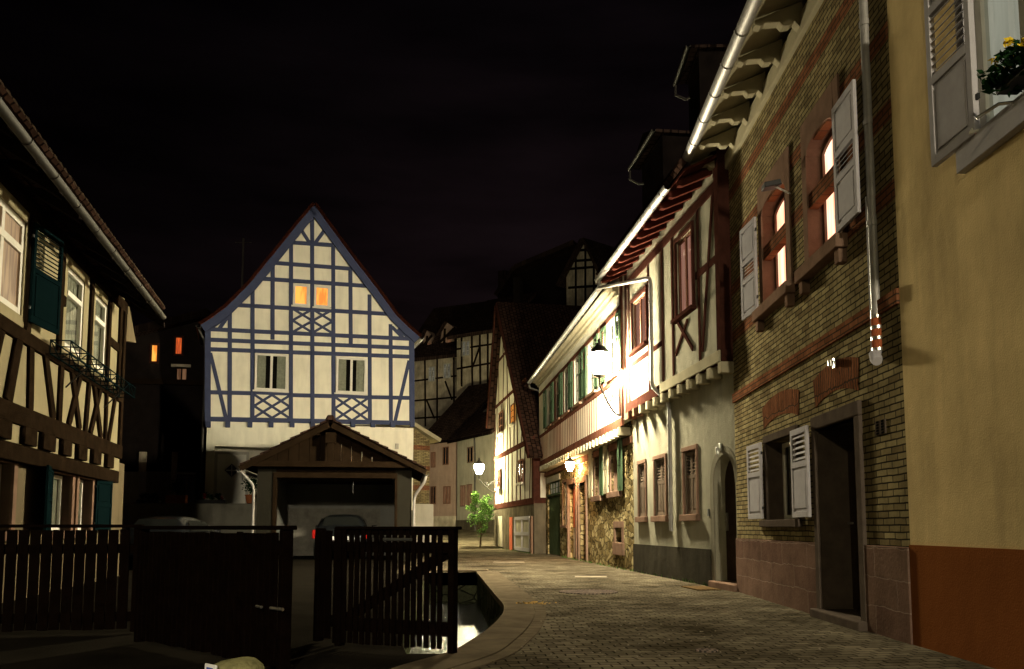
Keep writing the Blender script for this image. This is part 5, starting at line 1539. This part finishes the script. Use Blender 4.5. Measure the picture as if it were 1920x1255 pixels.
for (a_,b_,c_,d_,w_) in ((62,85,18,330,.22),(105,110,100,360,.19),(155,130,185,385,.17),(215,180,205,395,.17),(285,215,240,400,.15),(250,200,280,410,.15),(315,240,300,420,.15),(358,255,318,430,.14),(330,240,357,435,.14),(378,265,372,438,.12),(412,260,385,440,.14),(0,60,-60,310,.2),(-70,30,-90,300,.2)):
    p0 = z2(a_,b_); p1 = z2(c_,d_)
    t.beam((p0[0],zr0), (p1[0],zbr), w_*1.05, Y0, Y1)
t.beam((xe-.08,zj+.2),(xe-.08,ztop+.1),.17,Y0-.01,Y1)
t.build('timber_frame', M['brown'], h15, bevel=.012)
for i,(a_,b_) in enumerate(((-40,10),(62,105),(130,175),(205,235),(263,293),(318,345),(370,392))):
    x0_ = O(a_/1.915,835)[0]; x1_ = O(b_/1.915,845)[0]
    MB().box(x0_, x1_, -.10, lo_y+.05, zj-.24, zj-.003).build('joist_end', M['brown'], h15, bevel=.015)
MB().box(xs_, xe-.02, -.03, lo_y+.02, zj-.48, zj-.245).build('lower_beam', M['brown'], h15, bevel=.015)
mb = MB(); mb.box(xs_, xe-.03, -.025, lo_y+.01, zj-.244, zj-.001); mb.build('infill', M['leftpl'], h15)
# eaves: rafters, soffit, gutter, tile edge
ov = -.85
g1 = O(0,210,ov); g2 = O(306,588,ov)
zg = (g1[1]+g2[1])/2; xg = g2[0]
mb = MB(); mb.prism_x([(.1,ztop+.62),(ov+.05,zg+.05),(ov+.05,zg+.10),(.1,ztop+.70)], xs_, xg-.05); mb.build('soffit', M['darkwood'], h15)
x = xs_+.3
while x < xe:
    MB().prism_x([(.0,ztop+.20),(.0,ztop+.58),(ov+.1,zg+.05),(ov+.1,zg-.05)], x, x+.14).build('rafter_tail', M['darkwood'], h15)
    x += .85
gutter(h15, (xs_, ov, zg), (xg, ov, zg), .062, .95, M['oldzinc'])
rl = MB(); 
roof(h15, xs_, xg-.1, ov+.03, zg+.06, 3.5, zg+4.6, m=M['tile'])
mb = MB(); x = xs_
while x < xg-.1:
    n = 6
    vs = []
    for yy in (ov-.05, ov+.25):
        for k in range(n+1):
            a_ = math.pi*k/n
            vs.append((x+.09-.085*math.cos(a_), yy, zg+.19+(yy-ov)*.95+.045*math.sin(a_)))
    mb.add(vs, [(k,k+1,n+1+k+1,n+1+k) for k in range(n)] + [tuple(range(n,-1,-1))])
    x += .185
mb.build('eave_tiles', M['tileend'], h15)
# plastered gable cheek under the verge at the far end
q = [O(236,560), O(284,612), O(236,628)]
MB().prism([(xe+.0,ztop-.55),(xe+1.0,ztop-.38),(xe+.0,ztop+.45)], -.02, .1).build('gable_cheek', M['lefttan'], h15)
# steel lattice flower shelf
s_a = O(112,668,-.2)[0]; s_b = O(238,735,-.2)[0]; zsh = (O(112,668,-.2)[1]+O(238,725,-.2)[1])/2
W = FO.world(s_a, 0, zsh)
fl = thing('flower_rack', 'empty green steel lattice flower rack below the upper windows of the left half timbered house', 'flower rack', W, FO.rot)
Ls = s_b-s_a; mb = MB()
for yy in (-.07, -.34):
    for zz_ in (-.09,.11): mb.tube([(0,yy,zz_),(Ls,yy,zz_)], .011, 6)
    k = 9
    for i in range(k):
        a_, b_ = Ls*i/k, Ls*(i+1)/k
        mb.tube([(a_,yy,-.09 if i%2 else .11),(b_,yy,.11 if i%2 else -.09)], .008, 5)
for i in range(10):
    x = Ls*i/9
    for zz_ in (-.09,.11): mb.tube([(x,-.07,zz_),(x,-.34,zz_)], .009, 5)
    for yy in (-.07,-.34): mb.tube([(x,yy,-.09),(x,yy,.11)], .009, 5)
mb.build('lattice', M['dkgreen'], fl)
mb = MB()
for x in (Ls*.25, Ls*.8): mb.tube([(x,-.3,-.09),(x,-.15,-.25),(x,.0,-.42)], .012, 6)
mb.build('brace', M['iron'], fl)

# ============================================================ FENCE AND GATES
def panel(A_, B_, hh, pitch, pw, rails, name, label, cat, group=None, brace=None, cap=False, th=.022, front=True, ends=True, zb=.05):
    F = Fac(A_, B_); t = thing(name, label, cat, (F.A.x, F.A.y, 0), F.rot, group)
    rn = random.Random(int(F.L*1000))
    x = .06; i = 0
    while x+pw < F.L-.05 and i < 100:
        j = rn.uniform(-.004,.004)
        m = MB(); m.box(x+j, x+pw+j, -th, 0, zb+rn.uniform(-.006,.006), hh-.02+rn.uniform(-.004,.003))
        o = m.build('picket', M['fence'], t, bevel=.003); o.rotation_euler = (0, rn.uniform(-.003,.003), 0)
        x += pitch; i += 1
    for z_, h_ in rails: MB().box(.04, F.L-.04, .001, .05, z_-h_/2, z_+h_/2).build('rail', M['fence'], t, bevel=.004)
    if ends:
        for x in (0, F.L-.05): MB().box(x, x+.05, -.03, .055, .02, hh+.0).build('post', M['fence'], t, bevel=.006)
    if cap: MB().box(-.02, F.L+.02, -.045, .07, hh, hh+.03).build('cap_rail', M['fence'], t, bevel=.006)
    if brace:
        a_, b_ = brace
        m = MB(); m.beam((F.L*a_[0], a_[1]), (F.L*b_[0], b_[1]), .085, .052, .075); m.build('brace', M['fence'], t)
    return t, F
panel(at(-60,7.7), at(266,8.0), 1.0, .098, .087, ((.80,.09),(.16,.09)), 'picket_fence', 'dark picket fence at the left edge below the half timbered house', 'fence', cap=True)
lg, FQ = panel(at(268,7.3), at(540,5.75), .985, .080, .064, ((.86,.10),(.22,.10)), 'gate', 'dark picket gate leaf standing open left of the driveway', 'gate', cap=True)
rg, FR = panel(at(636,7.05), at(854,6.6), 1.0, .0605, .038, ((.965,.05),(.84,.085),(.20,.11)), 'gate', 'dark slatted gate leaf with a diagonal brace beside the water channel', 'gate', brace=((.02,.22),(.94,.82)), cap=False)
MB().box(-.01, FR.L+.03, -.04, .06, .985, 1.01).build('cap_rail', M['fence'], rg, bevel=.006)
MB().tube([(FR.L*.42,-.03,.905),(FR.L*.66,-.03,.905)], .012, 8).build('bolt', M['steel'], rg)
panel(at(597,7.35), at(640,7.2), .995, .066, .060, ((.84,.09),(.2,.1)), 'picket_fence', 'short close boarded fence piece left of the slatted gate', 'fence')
mb = MB(); mb.tube([(FQ.L-.10,-.05,.45),(FQ.L+.05,-.05,.45)], .012, 8); mb.tube([(FQ.L-.3,-.04,.45),(FQ.L-.2,-.06,.45)], .01, 8); mb.build('latch', M['steel'], lg)

# ============================================================ SMALL THINGS ON THE STREET
c = gp(1103,1111)
o = MB().lathe([(.46,0),(.46,.012),(.40,.014),(.395,.010),(.38,.010),(.0,.012)], (0,0,0), 40).build('manhole_cover', M['manhole']); o.location = (c.x,c.y,.003)
tag(o, 'large round cast iron manhole cover in the middle of the cobbled street', 'manhole cover')
c = gp(1108,1083); o = MB().box(-.32,.32,-.22,.22,0,.014).build('manhole_cover', M['concrete'], bevel=.004); o.location = (c.x,c.y,.003); o.rotation_euler=(0,0,R(-4))
tag(o, 'pale rectangular cover plate in the cobbles beyond the round manhole', 'cover plate')
c = gp(1325,1222); o = MB().lathe([(.09,0),(.09,.012),(.07,.013),(.0,.013)], (0,0,0), 24).build('valve_cover', M['manhole']); o.location = (c.x,c.y,.003)
tag(o, 'small round valve cover in the cobbles before the brick house', 'valve cover')
c = gp(954,1055); o = MB().box(-.45,.45,-.25,.25,0,.014).build('manhole_cover', M['concrete'], bevel=.004); o.location = (c.x,c.y,.003)
tag(o, 'pale cover plate far down the street near the half timbered gable house', 'cover plate')
dm = FC.world((ad[0]+ad[1])/2-.15, -.38, .006)
o = MB().box(-.40,.40,-.20,.20,0,.018).build('doormat', M['mat'], bevel=.004); o.location = dm; o.rotation_euler = (0,0,FC.rot)
tag(o, 'brown doormat on the cobbles before the arched doorway', 'doormat')
mb = MB(); rn = random.Random(11); c = gp(995,1134)
for k in range(60):
    v = Vector((c.x+rn.gauss(0,.10), c.y+rn.gauss(0,.05), .012+rn.random()*.02)); a_ = rn.uniform(0,6.28); d = Vector((math.cos(a_),math.sin(a_),rn.uniform(-.3,.3)))*.028; e_ = Vector((-d.y,d.x,rn.uniform(-.01,.01)))*.5
    mb.add([v-d, v+e_, v+d, v-e_], [(0,1,2,3)])
tag(mb.build('leaf_litter', M['deadleaf']), 'small heap of yellowed leaves on the kerb beside the channel', 'leaves', kind='stuff')
# loose grit and petals scattered on the cobbles
mb = MB(); rn = random.Random(12)
for k in range(150):
    c = gp(rn.uniform(960,1560), rn.uniform(1130,1250)); s_ = rn.uniform(.004,.011)
    if c.x > 3.2 or c.x < 0: continue
    mb.lathe([(s_,0),(s_*.8,s_*.5),(s_*.2,s_*.7)], (c.x,c.y,.012), 6)
tag(mb.build('grit', M['concrete']), 'pale grit scattered over the cobbles in the foreground', 'grit', kind='stuff')
# number stone at the bottom edge
bs = pz(447,1238,3.6); 
t = thing('boundary_stone', 'mossy sandstone bollard with a white and blue plate at the bottom edge', 'bollard', (bs.x, 3.6, 0))
mb = MB(); mb.lathe([(.125,0),(.118,.2),(.112,bs.z-.06),(.10,bs.z-.02),(.07,bs.z-.0),(.02,bs.z+.004)], (0,0,0), 14)
o = mb.build('stone', M['boll'], t, smooth=True)
for v in o.data.vertices:
    v.co += Vector((math.sin(v.co.z*31+v.co.x*20)*.006, math.cos(v.co.x*27)*.006, math.sin(v.co.x*33+v.co.y*17)*.004))
o = MB().box(-.045,.045,-.010,0,-.13,0).build('plate', M['signw'], t, bevel=.003); o.location = (-.082,-.082,bs.z-.004); o.rotation_euler = (0,0,R(-42))
MB().box(-.024,.028,-.0135,-.0102,-.10,-.012).build('emblem', M['signb'], o, bevel=.004)

# lamp post behind the camera that lights the near walls and the yard
lpst = lantern('street_lamp', 'lit lantern on a green post behind the camera, across the street from the ochre house', (-3.0, -9.0, 5.7), R(180), .55, EM4, group=None, scale=1.5)
mb = MB(); mb.lathe([(.14,-5.7),(.13,-5.2),(.07,-5.0),(.055,-2.0),(.045,.2),(.02,.3)], (0,.05,0), 14); mb.build('post', M['dkgreen'], lpst, smooth=True)


sq_ = lantern('street_lamp', 'tall lit lantern on a grey post on the square far behind the camera', (2.2, -24.0, 8.2), R(180), .8, EM5, group=None, scale=2.4)
mb = MB(); mb.lathe([(.16,-8.2),(.15,-7.6),(.08,-7.3),(.06,-2.5),(.05,.2),(.02,.3)], (0,.05,0), 14); mb.build('post', M['zincdark'], sq_, smooth=True)
